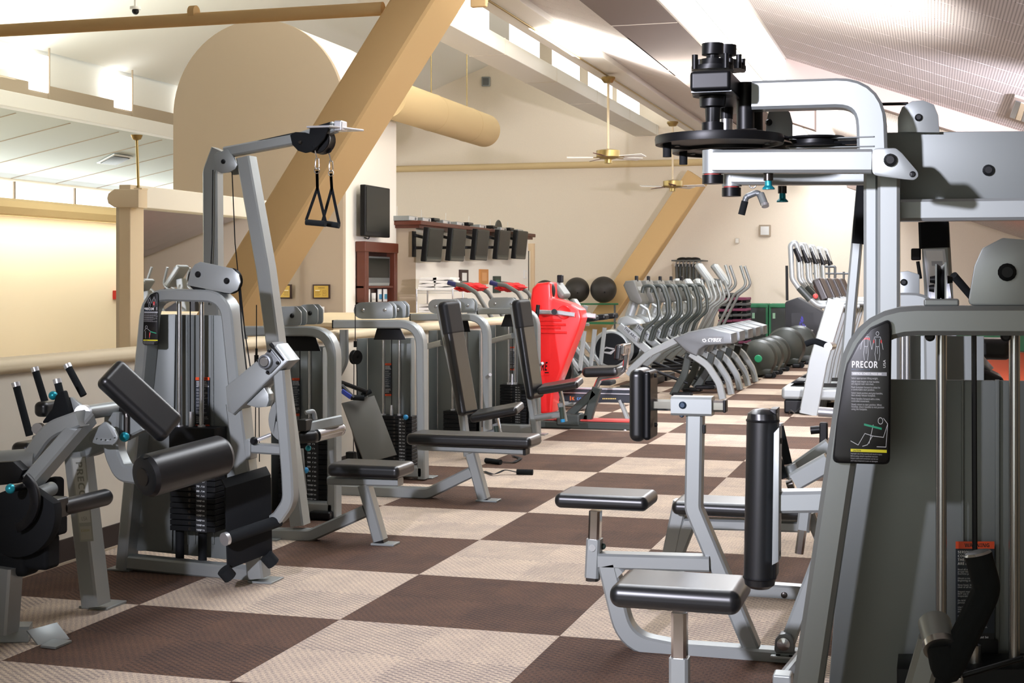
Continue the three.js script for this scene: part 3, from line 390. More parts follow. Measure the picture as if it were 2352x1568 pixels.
  part(t, 'cam_rim', slab([...Array.from({ length: 12 }, (_, i) => { const a = (-75 + 130 * i / 11) * Math.PI / 180; return PZ(22 + 66 * Math.cos(a), 1150 - 76 * Math.sin(a), cz + 0.04); }), ...Array.from({ length: 12 }, (_, i) => { const a = (55 - 130 * i / 11) * Math.PI / 180; return PZ(22 + 46 * Math.cos(a), 1150 - 55 * Math.sin(a), cz + 0.04); })], AZ, 0.02), M.black);
  part(t, 'cam_quadrant', slab([PZ(-10, 1062, cz - 0.15), PZ(30, 1060, cz - 0.15), PZ(52, 1080, cz - 0.15), PZ(40, 1110, cz - 0.15), PZ(-10, 1115, cz - 0.15)], AZ, 0.05), M.black);
  const la = PZ(140, 1166, z + 0.45), lb = PZ(240, 1142, z + 0.2); part(t, 'ankle_roller', [cyl(la, lb, 0.036, 0.036, 26), ball(lb, 0.036), box(PZ(128, 1165, z + 0.48), 0.07, 0.085, 0.09, 0.012)], M.pad); part(t, 'axle', cyl(PZ(80, 1138, z + 0.5), PZ(118, 1122, z + 0.35), 0.03), M.frame); part(t, 'locking_pin', cyl(PZ(28, 1122, z + 0.7), PZ(75, 1112, z + 0.55), 0.014), M.black);
  part(t, 'counterweight', [box(PZ(95, 1265, cz - 0.1), 0.12, 0.14, 0.1, 0.02), box(PZ(30, 1290, cz - 0.1), 0.2, 0.1, 0.12, 0.03), box(PZ(130, 1205, cz - 0.12), 0.06, 0.08, 0.08, 0.015), box(PZ(125, 1122, z + 0.25), 0.06, 0.1, 0.08, 0.02)], M.blackMatt);
  part(t, 'front_leg', bar(pz([[18, 1300], [8, 1450]], -4.95), 0.09, 0.1, AZ), M.frame);
  part(t, 'base_bar', [bar([PZ(-60, 1452, -4.95), PZ(70, 1452, -5.05)], 0.07, 0.1, AZ)], M.frame);
  const fp = PY(100, 1482); part(t, 'foot_rest', [slab([PY(93, 1488), PY(128, 1492), PY(165, 1476), PY(122, 1472)].map((p) => p.setY(0.012)), AY, 0.01), slab([PZ(92, 1486, fp.z), PZ(62, 1447, fp.z), PZ(62, 1447, fp.z).add(V(0.06, 0.01, -0.12)), PZ(92, 1486, fp.z).add(V(0.06, 0.01, -0.12))], null, 0.01)], M.frame);
}


const padBox = (u0, u1, vt, vb, z, dep, r = 0.028) => { const a = PZ(u0, vb, z), b = PZ(u1, vb, z), h = PZ((u0 + u1) / 2, vt, z).y - PZ((u0 + u1) / 2, vb, z).y, m = PZ((u0 + u1) / 2, (vt + vb) / 2, z); return box(V((a.x + b.x) / 2, m.y, z - dep / 2), b.x - a.x, h, dep, Math.min(r, h * 0.45)); };
const boardPad = (a, b, th, w, n, r) => { const ax = b.clone().sub(a).normalize(), nn = n.clone().projectOnPlane(ax).normalize(), g = new RoundedBoxGeometry(a.distanceTo(b), th, w, 5, r || th * 0.42); g.applyMatrix4(new THREE.Matrix4().makeBasis(ax, nn, ax.clone().cross(nn))); const m = a.clone().add(b).multiplyScalar(0.5); g.translate(m.x, m.y, m.z); return fin(g, 0); };
// ---------------------------------------------------------------- triceps and pulldown station with the tall mast
{
  const z = -7.45, t = thing('pulley_station', 'tall grey pulley mast with black triangle hand straps hanging over a small black seat', 'gym machine', PY(700, 1240));
  part(t, 'mast', bar(pz([[566, 362], [612, 620], [690, 1205]], z - 0.02), 0.085, 0.11, AZ, 0.4), M.frame);
  part(t, 'rear_mast', bar(pz([[508, 345], [489, 395], [491, 700], [494, 1180]], z - 0.28), 0.1, 0.09, AZ, [0.09, 0]), M.frame);
  part(t, 'top_arm', bar(pz([[520, 350], [690, 318], [770, 292]], z), 0.062, 0.075, AZ), M.frame);
  const pcv = plateZ(t, 'pulley_cover', [[491, 355], [522, 342], [537, 362], [545, 378], [540, 388], [525, 396], [508, 398], [494, 390]], z + 0.05, 0.01, M.frame, { r: 0.01 }); part(pcv, 'bolt', bolt(513, 371, z + 0.05, 0.014), M.black); plateZ(t, 'pulley_cover', [[493, 350], [532, 344], [553, 400], [535, 402]], z - 0.08, 0.01, M.frame, { r: 0.01 }); part(t, 'pulley', pulley(PZ(522, 372, z), 0.05, 0.03), M.black);
  const hc = [[666, 310], [678, 303], [700, 304], [710, 307], [712, 293], [757, 280], [752, 300], [744, 318], [730, 335], [716, 347], [700, 351], [684, 346], [671, 332]];
  plateZ(t, 'head_cover', hc, z + 0.08, 0.014, M.blackMatt); plateZ(t, 'head_cover', hc.map(([u, v]) => [u + 2, v]), z - 0.12, 0.014, M.blackMatt); part(t, 'bolt', bolt(690, 327, z + 0.08, 0.012), M.darkSteel);
  part(t, 'head_cap', [slab([PZ(704, 289, z + 0.1), PZ(757, 274, z + 0.1), PZ(757, 274, z + 0.1).add(V(0.1, 0, -0.26)), PZ(704, 289, z + 0.1).add(V(0.1, 0, -0.26))], AY, 0.012), box(PZ(782, 290, z - 0.02), 0.05, 0.06, 0.08, 0.008)], M.alu); part(t, 'pulley', [pulley(PZ(735, 322, z - 0.02), 0.08, 0.1)], M.black);
  cable(t, pz([[528, 343], [600, 322], [678, 305]], z + 0.03)); cable(t, pz([[533, 395], [540, 560], [556, 720], [560, 830]], z + 0.03)); cable(t, pz([[489, 390], [487, 560], [480, 700]], z - 0.2));
  // seat
  part(t, 'base_bar', bar(pz([[600, 1226], [716, 1228], [842, 1172]], z), 0.07, 0.08, AZ, 0.12), M.frame);
  part(t, 'seat_post', bar(pz([[838, 1112], [874, 1240]], z), 0.065, 0.085, AZ), M.frame); part(t, 'foot_plate', box(PY(885, 1250).add(V(0, 0.006, 0)), 0.14, 0.012, 0.1, 0.003), M.frame); part(t, 'foot_sleeve', bar(pz([[871, 1232], [876, 1250]], z), 0.06, 0.08, AZ), M.black);
  part(t, 'seat_rail', bar(pz([[758, 1102], [920, 1106]], z), 0.045, 0.09, AZ), M.frame); part(t, 'seat', padBox(749, 914, 1068, 1098, z + 0.12, 0.28), M.pad);
  part(t, 'foot_plate', box(PY(612, 1236).add(V(0, 0.004, 0)), 0.2, 0.008, 0.14, 0.002), M.frame);
  for (const [k, top, bl, br, mid, dz] of [['a', [728, 392], [703, 506], [748, 510], [729, 432], 0.06], ['b', [760, 398], [741, 508], [779, 514], [762, 432], -0.05]]) {
    const zz = z + dz, s = thing('triangle_strap', k === 'a' ? 'black webbing triangle hand strap with foam grip clipped to the near hook of the mast' : 'black webbing triangle hand strap clipped to the far hook of the mast', 'hand strap', PZ(...bl, zz));
    part(s, 'webbing', [bar(pz([top, mid, bl], zz), 0.018, 0.004, AZ), bar(pz([top, mid, br], zz), 0.018, 0.004, AZ)], M.blackMatt);
    part(s, 'hand_grip', cyl(PZ(bl[0], bl[1] + 4, zz), PZ(br[0], br[1] + 4, zz), 0.017), M.grip);
    part(s, 'carabiner', rod(pz([[top[0] - 3, top[1] - 28], [top[0] + 4, top[1] - 28], [top[0] + 5, top[1] - 8], [top[0], top[1] - 2], [top[0] - 4, top[1] - 8], [top[0] - 3, top[1] - 28]], zz), 0.0035, 0.008, 8, AZ), M.chrome); part(s, 'ring', fin(new THREE.TorusGeometry(0.016, 0.003, 8, 18).translate(...PZ(top[0], top[1], zz).toArray()), 1), M.chrome);
    part(s, 'stop_ball', ball(PZ(top[0] - 6, top[1] - 55, zz), 0.022), M.blackMatt); part(s, 'wire', rod(pz([[top[0] - 5, top[1] - 48], [top[0], top[1] - 28]], zz), 0.004, 0, 6), M.chrome);
  }
}
// ---------------------------------------------------------------- row of weight towers along the guard wall
function tower(t, o) {
  const { z, uL, uR, vb, foot, tube = 0.062 } = o, zc = z - 0.05;
  part(t, 'frame', bar([PZ(uL, vb, zc), PZ(uR, vb, zc), PZ(foot[0], foot[1], zc).setY(0.01)], tube, 0.1, AZ, o.r || 0.17), o.m || M.frame);
  part(t, 'end_cap', box(PZ(uL, vb, zc), 0.012, tube * 1.02, 0.102, 0.003), M.black);
  part(t, 'foot_plate', box(PY(foot[0] + 4, foot[1]).add(V(0, 0.005, -0.02)), 0.15, 0.01, 0.14, 0.003), M.frame);
  const [sl, sr, st, sb] = o.shroud, zb = z - 0.34;
  part(t, 'shroud', [slab(pz([[sl, st], [sr, st], [sr, sb], [sl, sb]], zb), AZ, 0.01), slab([PZ(sr, st, zb), PZ(sr, sb, zb), PZ(sr, sb, zb).add(V(0.05, 0, 0.2)), PZ(sr, st, zb).add(V(0.05, 0, 0.2))], V(-1, 0, 0.25), 0.008), slab([PZ(sl, st, zb), PZ(sl, sb, zb), PZ(sl, sb, zb).add(V(-0.04, 0, 0.12)), PZ(sl, st, zb).add(V(-0.04, 0, 0.12))], V(1, 0, 0.3), 0.008)], M.shroud);
  part(t, 'base_bar', bar([PZ(sl, foot[1] - 14, zc).setY(0.06), PZ(foot[0], foot[1] - 14, zc).setY(0.06)], 0.08, 0.1, AZ), M.frame);
  const zr = z - 0.16; rods(t, o.rods, vb, o.stack[2] + 6, zr); cable(t, [PZ((o.rods[0] + o.rods[1]) / 2, vb, zr), PZ((o.rods[0] + o.rods[1]) / 2, o.stack[2] - 20, zr)]);
  part(t, 'stack_head', [cyl(PZ((o.rods[0] + o.rods[1]) / 2, o.stack[2], zr), PZ((o.rods[0] + o.rods[1]) / 2, o.stack[2] - 26, zr), 0.014, 0.009), ...o.rods.map((u) => cyl(PZ(u, o.stack[2], zr), PZ(u, o.stack[2] - 6, zr), 0.02))], M.alu);
  weights(t, ...o.stack, z - 0.1, o.n || 15, 0.12, o.n !== 8);
  if (o.funnel) plateZ(t, 'top_bracket', o.funnel, z - 0.09, 0.01, M.black);
  if (o.label) part(t, 'warning_label', label4(PZ, ...o.label, zb + 0.012), M.warning);
  for (const [list, dz, bolts] of o.covers) { const c = plateZ(t, 'pulley_cover', list, z + dz, 0.01, M.frame, { r: 0.03 }), d = list.map(([u, v]) => PZ(u, v, z + dz).add(V(0, 0, -0.08))); part(t, 'pulley_cover', slab(d, AZ, 0.01, { r: 0.03 }), M.frame);
    bolts.forEach(([u, v]) => { part(c, 'bolt', bolt(u, v, z + dz, 0.015), o.boltM || M.steel); part(t, 'pulley', pulley(PZ(u, v, z + dz - 0.04), 0.05, 0.035), M.black); }); }
}
const capsule = (u0, u1, v0, v1) => { const h = (v1 - v0) / 2, o = []; for (let i = 0; i <= 8; i++) { const a = (90 + 22.5 * i) * Math.PI / 180; o.push([u0 + h + h * Math.cos(a), v0 + h - h * Math.sin(a)]); } return [...o, [u1, v1], [u1, v0 + h * 0.5], [u1 - h * 0.5, v0]]; };
{ // leg extension station
  const z = -8.12, t = thing('weight_station', 'grey weight tower behind the pulley mast with a silver leg roller', 'gym machine', PY(700, 1190));
  tower(t, { z, uL: 556, uR: 768, vb: 760, foot: [768, 1190], shroud: [655, 752, 795, 1175], rods: [666, 712], stack: [640, 752, 1010, 1178], funnel: [[655, 768], [722, 768], [736, 806], [642, 806]], label: [671, 690, 868, 955], covers: [[[[628, 748], [628, 712], [638, 704], [680, 703], [692, 716], [692, 748]], -0.02, [[671, 725]]], [[[688, 745], [688, 700], [720, 698], [730, 710], [730, 745]], -0.3, [[712, 719]]]], boltM: M.black });
  part(t, 'lever', bar([PZ(690, 985, z + 0.35), PZ(778, 966, z + 0.12)], 0.065, 0.09, AZ), M.frame); part(t, 'lever_block', [box(PZ(700, 975, z + 0.36), 0.06, 0.07, 0.1, 0.008), boardPad(PZ(680, 1005, z + 0.38), PZ(730, 1000, z + 0.3), 0.075, 0.1, AY, 0.03)], M.pad);
  part(t, 'leg_roller', [cyl(PZ(725, 1000, z + 0.3), PZ(778, 986, z + 0.08), 0.042), ball(PZ(779, 986, z + 0.08), 0.042)], M.steel); part(t, 'handle', rod([PZ(702, 948, z + 0.34), PZ(720, 942, z + 0.3), PZ(724, 962, z + 0.28)], 0.014, 0.03), M.frame);
  part(t, 'knob', ball(PZ(702, 1080, z + 0.1), 0.02), M.blue); part(t, 'knob', ball(PZ(708, 1029, z + 0.3), 0.018), M.teal); part(t, 'selector_bar', slab(pz([[682, 1030], [696, 1030], [704, 1135], [692, 1138]], z + 0.12), AZ, 0.01), M.frame); part(t, 'rear_post', bar(pz([[556, 770], [556, 1175]], z - 0.4), 0.05, 0.08, AZ), M.frameDark);
  part(t, 'pedal', [box(PY(755, 1190).add(V(-0.02, 0.03, 0.05)), 0.14, 0.05, 0.1, 0.012)], M.black);
  part(t, 'hook_pulley', [cyl(PZ(589, 850, z), PZ(589, 815, z), 0.014), cyl(PZ(589, 815, z), PZ(589, 800, z), 0.008)], M.black); cable(t, pz([[589, 700], [589, 815]], z)); cable(t, pz([[588, 850], [586, 1060]], z)); cable(t, pz([[594, 850], [596, 1060]], z));
}
{ // low row
  const z = -9.9, t = thing('weight_station', 'grey low row station with slanted black foot board and long flat black bench', 'gym machine', PY(930, 1110));
  tower(t, { z, uL: 770, uR: 968, vb: 744, foot: [972, 1097], shroud: [844, 950, 776, 1085], rods: [881, 918], stack: [874, 946, 956, 1080], funnel: [[866, 752], [918, 752], [932, 780], [858, 780]], label: [883, 899, 834, 909], covers: [[capsule(812, 902, 694, 732), -0.03, [[834, 712], [884, 712]]], [[[888, 730], [888, 692], [922, 691], [932, 702], [932, 730]], -0.3, [[913, 711]]]] });
  part(t, 'side_bracket', bar(pz([[790, 757], [791, 830], [770, 870]], z - 0.1), 0.06, 0.05, AZ, 0.15), M.frame); part(t, 'knob', ball(PZ(932, 958, z - 0.05), 0.02), M.blue);
  part(t, 'hook_pulley', [pulley(PZ(817, 820, z), 0.055, 0.04, V(1, 0, 0.4)), cyl(PZ(816, 797, z), PZ(816, 783, z), 0.013)], M.black); cable(t, pz([[816, 700], [816, 783]], z)); cable(t, pz([[813, 836], [812, 1040]], z)); cable(t, pz([[819, 836], [822, 960]], z));
  const zb = -9.12; part(t, 'base_bar', bar(pz([[786, 1124], [985, 1132], [1085, 1083]], zb), 0.075, 0.085, AZ, 0.14), M.frame); part(t, 'bench_post', bar(pz([[1083, 1040], [1112, 1146]], zb), 0.07, 0.09, AZ), M.frame); part(t, 'foot_plate', box(PY(1122, 1150).add(V(0, 0.006, 0)), 0.15, 0.012, 0.11, 0.003), M.frame); part(t, 'foot_sleeve', bar(pz([[1110, 1140], [1114, 1150]], zb), 0.068, 0.088, AZ), M.black);
  part(t, 'bench_rail', bar(pz([[964, 1025], [1206, 1036]], zb), 0.042, 0.1, AZ), M.frame); part(t, 'rail_cap', box(PZ(1209, 1036, zb), 0.02, 0.044, 0.11, 0.004), M.black); part(t, 'bench_pad', padBox(931, 1218, 1000, 1027, zb + 0.14, 0.3, 0.03), M.pad);
  const b0 = PZ(786, 925, z + 0.5), b1 = PZ(860, 908, z + 0.3), b3 = PZ(838, 1063, z + 0.5), b2 = b3.clone().add(b1).sub(b0); part(t, 'foot_board', slab([b0, b1, b2, b3], null, 0.018), M.olive);
  part(t, 'board_brace', [bar([PZ(800, 930, z + 0.42), PZ(830, 1060, z + 0.42)], 0.03, 0.04, AZ), box(PZ(806, 1045, z + 0.4), 0.06, 0.05, 0.06)], M.black);
  const h = thing('pull_strap', 'black row handle with blue strap resting on top of the slanted foot board', 'row handle', PZ(815, 900, z + 0.45)); part(h, 'strap', [bar([PZ(784, 878, z + 0.4), PZ(843, 900, z + 0.4)], 0.03, 0.03, AZ), bar([PZ(784, 885, z + 0.5), PZ(812, 914, z + 0.5)], 0.03, 0.03, AZ)], M.black); part(h, 'hand_grip', [cyl(PZ(806, 912, z + 0.5), PZ(836, 914, z + 0.45), 0.02), cyl(PZ(832, 908, z + 0.4), PZ(851, 898, z + 0.35), 0.018)], M.grip); part(h, 'blue_band', bar([PZ(785, 897, z + 0.52), PZ(806, 912, z + 0.52)], 0.035, 0.01, AZ), std(0x2f45a8, 0.6));
}
const tall = (name, label, o) => { // pulldown towers with a leaning back pad and a drop seat
  const t = thing('weight_station', label, 'gym machine', PY(o.foot[0], o.foot[1])); tower(t, o);
  const z = o.z + 0.45, [a, b] = o.back, A = PZ(...a, z), B = PZ(...b, z); const bp = part(t, 'back_pad', boardPad(A, B, 0.085, 0.24, V(1, 0.2, 0.25)), M.pad); const f = 0.3, c = A.clone().lerp(B, f); part(bp, 'headrest_cover', boardPad(A.clone().lerp(B, -0.01), c, 0.092, 0.247, V(1, 0.2, 0.25)), M.padMatt);
  const off = V(-0.075, 0, -0.02); part(t, 'back_post', bar([A.clone().add(V(-0.07, -0.06, 0)), B.clone().add(off).add(V(0.02, 0, 0)), PZ(o.base[0], o.base[1], z).setY(0.02)], 0.055, 0.09, AZ, 0.5), M.frame);
  part(t, 'brace', bar([PZ(o.brace[0], o.brace[1], o.z), PZ(o.brace[2], o.brace[3], z)], 0.05, 0.05, AZ), M.frame);
  const [s0, s1] = o.seat; part(t, 'seat', boardPad(PZ(...s0, z + 0.02), PZ(...s1, z + 0.02), 0.07, 0.26, V(0.1, 1, 0.12)), M.pad);
  part(t, 'seat_tube', bar(pz(o.seatPost, z), 0.035, 0.04, AZ), M.chrome); part(t, 'seat_sleeve', bar(pz(o.sleeve, z), 0.055, 0.06, AZ), M.frame); part(t, 'lever_grip', cyl(PZ(...o.lever[0], z + 0.06), PZ(...o.lever[1], z + 0.06), 0.02), M.greenDark); part(t, 'blue_tip', cyl(PZ(...o.lever[1], z + 0.06), PZ(o.lever[1][0] + 1, o.lever[1][1] + 7, z + 0.06), 0.021), M.blue);
  part(t, 'seat_arm', bar(pz(o.arm, z), 0.06, 0.06, AZ), M.frame); part(t, 'peg', cyl(PZ(...o.peg, o.z + 0.02), PZ(o.peg[0] + 8, o.peg[1] - 6, o.z + 0.12), 0.014), M.alu); return t;
};
tall('weight_station', 'grey pulley station with leaning black back pad behind the long bench', { z: -11.7, uL: 946, uR: 1118, vb: 728, foot: [1120, 1034], shroud: [1005, 1104, 758, 1020], rods: [1040, 1072], stack: [1018, 1092, 945, 1018], n: 8, funnel: [[1048, 734], [1074, 734], [1080, 762], [1040, 762]], covers: [[capsule(983, 1052, 687, 720), -0.03, [[1001, 704], [1040, 704]]], [[[1048, 718], [1048, 686], [1082, 685], [1090, 694], [1090, 718]], -0.3, [[1074, 701]]]],
  back: [[1030, 694], [1075, 952]], base: [1075, 1050], brace: [978, 796, 1018, 786], seat: [[1088, 956], [1196, 936]], seatPost: [[1140, 955], [1146, 985]], sleeve: [[1138, 972], [1150, 1010]], lever: [[1139, 978], [1142, 1000]], arm: [[1072, 1012], [1145, 990]], peg: [1118, 866] });
tall('weight_station', 'grey pulley station with leaning black back pad beside the red machine', { z: -13.1, uL: 1100, uR: 1232, vb: 714, foot: [1233, 998], shroud: [1138, 1216, 746, 985], rods: [1169, 1184], stack: [1148, 1208, 884, 976], n: 14, funnel: [[1160, 722], [1185, 722], [1190, 750], [1150, 750]], label: [1171, 1184, 796, 850], covers: [[capsule(1121, 1185, 683, 713), -0.03, [[1137, 698], [1174, 698]]]],
  back: [[1196, 690], [1230, 915]], base: [1233, 1000], brace: [1132, 782, 1180, 770], seat: [[1240, 894], [1334, 878]], seatPost: [[1286, 893], [1294, 930]], sleeve: [[1288, 925], [1296, 968]], lever: [[1289, 935], [1292, 962]], arm: [[1225, 960], [1295, 950]], peg: [1238, 840] });
{ // handles lying about
  const st = (label, pts, g, y = 0.02) => { const h = thing('strap_handle', label, 'hand strap', PY(...g[0])); part(h, 'webbing', bar(pts.map(([u, v, yy]) => PY(u, v, yy ?? y)), 0.03, 0.004, AY, 0.06), M.blackMatt); part(h, 'hand_grip', cyl(PY(g[0][0], g[0][1] - 3, 0.022), PY(g[1][0], g[1][1] - 3, 0.022), 0.021), M.grip); };
  st('black strap handle lying stretched out on the light carpet square', [[1112, 1082, 0.01], [1135, 1090, 0.01], [1160, 1078, 0.04], [1187, 1084, 0.02]], [[1187, 1086], [1224, 1087]]);
  st('black strap handle lying coiled on the dark carpet below the bench end', [[1150, 1060, 0.01], [1180, 1062, 0.01], [1196, 1052, 0.01], [1178, 1046, 0.01]], [[1116, 1060], [1150, 1064]]);
}


// ---------------------------------------------------------------- chest press tower close to the camera
{
  const z = -2.8, t = thing('chest_press', 'large grey weight tower with printed black instruction panel and bent black press handle', 'gym machine', V(0, 0, -3.0));
  part(t, 'frame', bar([PZ(1868, 1568, z - 0.05).setY(0.02).setX(PZ(1868, 1568, z).x - 0.11), PZ(1981, 735, z - 0.05), PZ(2480, 735, z - 0.05), PZ(2560, 1568, z - 0.05).setY(0.02)], 0.056, 0.1, AZ, [0.12, 0.1]), M.frame);
  const zp = z - 0.22; part(t, 'shroud', [slab([[1955, 870], [2480, 876], [2520, 1900], [1880, 1900]].map(([u, v]) => PZ(u, v, zp)), AZ, 0.012), ...[[2208, 2214], [2286, 2296]].map(([a, b]) => slab(pz([[a, 872], [b, 872], [b, 1800], [a, 1800]], zp + 0.012), AZ, 0.012))], M.shroud);
  plateZ(t, 'instruction_panel', [[1911, 1063], [1921, 971], [1938, 862], [1945, 834], [1969, 788], [1998, 752], [2045, 731], [2048, 760], [2044, 1067]], z + 0.012, 0.006, M.black, { r: 0.012 });
  part(t, 'panel_print', printed(slab(pz([[1915, 1060], [1924, 971], [1941, 863], [1948, 837], [1972, 792], [2001, 757], [2042, 737], [2045, 762], [2041, 1063]], z + 0.014), AZ, 0.002, { r: 0.012 }), 1948, 2047, 735, 1064, z + 0.014), M.sticker);
  rods(t, [2162, 2330], 768, 1900, z - 0.12, 0.0105, M.steel); cable(t, pz([[2237, 770], [2240, 1480]], z - 0.11), 0.005);
  part(t, 'top_bracket', boxx(PZ(2116, 760, z).x, PZ(2460, 760, z).x, PZ(2200, 770, z).y, PZ(2200, 757, z).y, z - 0.06, z - 0.15), M.black); part(t, 'bolt', [bolt(2136, 772, z - 0.06, 0.01), bolt(2310, 772, z - 0.06, 0.01)], M.black);
  const cp = plateZ(t, 'pulley_cover', [[2222, 702], [2238, 610], [2256, 570], [2303, 546], [2420, 556], [2440, 702]], z - 0.02, 0.008, M.frame, { r: 0.012 }); part(cp, 'bolt', bolt(2313, 625, z - 0.02, 0.017, 0.014), M.black);
  part(t, 'side_pulley', [boxx(PZ(2148, 600, z).x, PZ(2152, 600, z).x, PZ(2160, 690, z).y, PZ(2160, 606, z).y, z - 0.03, z - 0.11), boxx(PZ(2170, 600, z).x, PZ(2174, 600, z).x, PZ(2160, 690, z).y, PZ(2160, 602, z).y, z - 0.03, z - 0.11)], M.frame); part(t, 'pulley', pulley(PZ(2161, 648, z - 0.07), 0.036, 0.016, AX), M.black); part(t, 'pulley_foot', box(PZ(2162, 694, z - 0.06), 0.065, 0.014, 0.08, 0.004), M.frame);
  part(t, 'bolt', [lathe([[0, 0.01], [0.006, 0.01], [0.008, 0], [0, 0]], PZ(2148, 642, z - 0.05), V(-1, 0, 0)), lathe([[0, 0.01], [0.006, 0.01], [0.008, 0], [0, 0]], PZ(2146, 662, z - 0.05), V(-1, 0, 0)), lathe([[0, 0.01], [0.006, 0.01], [0.008, 0], [0, 0]], PZ(2176, 642, z - 0.05), AX)], M.black);
  part(t, 'warning_label', label4(PZ, 2195, 2284, 1243, 1522, zp + 0.03), M.warning); part(t, 'caution_label', slab(pz([[2200, 1468], [2293, 1468], [2293, 1525], [2200, 1525]], zp + 0.032), AZ, 0.002, { r: 0.004 }), M.black);
  part(t, 'stack_head', cyl(PZ(2239, 1560, z - 0.11), PZ(2239, 1480, z - 0.11), 0.012), M.steel); plateZ(t, 'stack_cover', [[2060, 1536], [2440, 1536], [2440, 1700], [2060, 1700]], z - 0.06, 0.12, M.stack);
  const za = z + 0.24; part(t, 'press_arm', [bar([PZ(2085, 1660, za - 0.03), PZ(2140, 1470, za - 0.03)], 0.045, 0.05, AZ), cyl(PZ(2146, 1430, za - 0.02), PZ(2160, 1484, za + 0.03), 0.028, 0.028, 28)], M.frame); const g = part(t, 'press_grip', rod([PZ(2160, 1484, za + 0.03), PZ(2172, 1552, za + 0.04), PZ(2268, 1352, za), PZ(2246, 1272, za)], 0.0235, 0.045, 20, AZ), M.grip); part(g, 'end_cap', lathe([[0.0235, 0], [0.021, 0.004], [0, 0.005]], PZ(2246, 1272, za), PZ(2246, 1272, za).sub(PZ(2268, 1352, za))), M.steel); part(g, 'collar', cyl(PZ(2159, 1478, za + 0.025), PZ(2162, 1492, za + 0.035), 0.03, 0.03, 28), M.steel);
  part(t, 'link_rod', rod([PZ(2190, 1558, za - 0.05), PZ(2352, 1510, za - 0.05)], 0.005, 0, 8), M.black); part(t, 'clamp', box(PZ(2192, 1560, za - 0.04), 0.03, 0.02, 0.03, 0.005), M.steel);
}
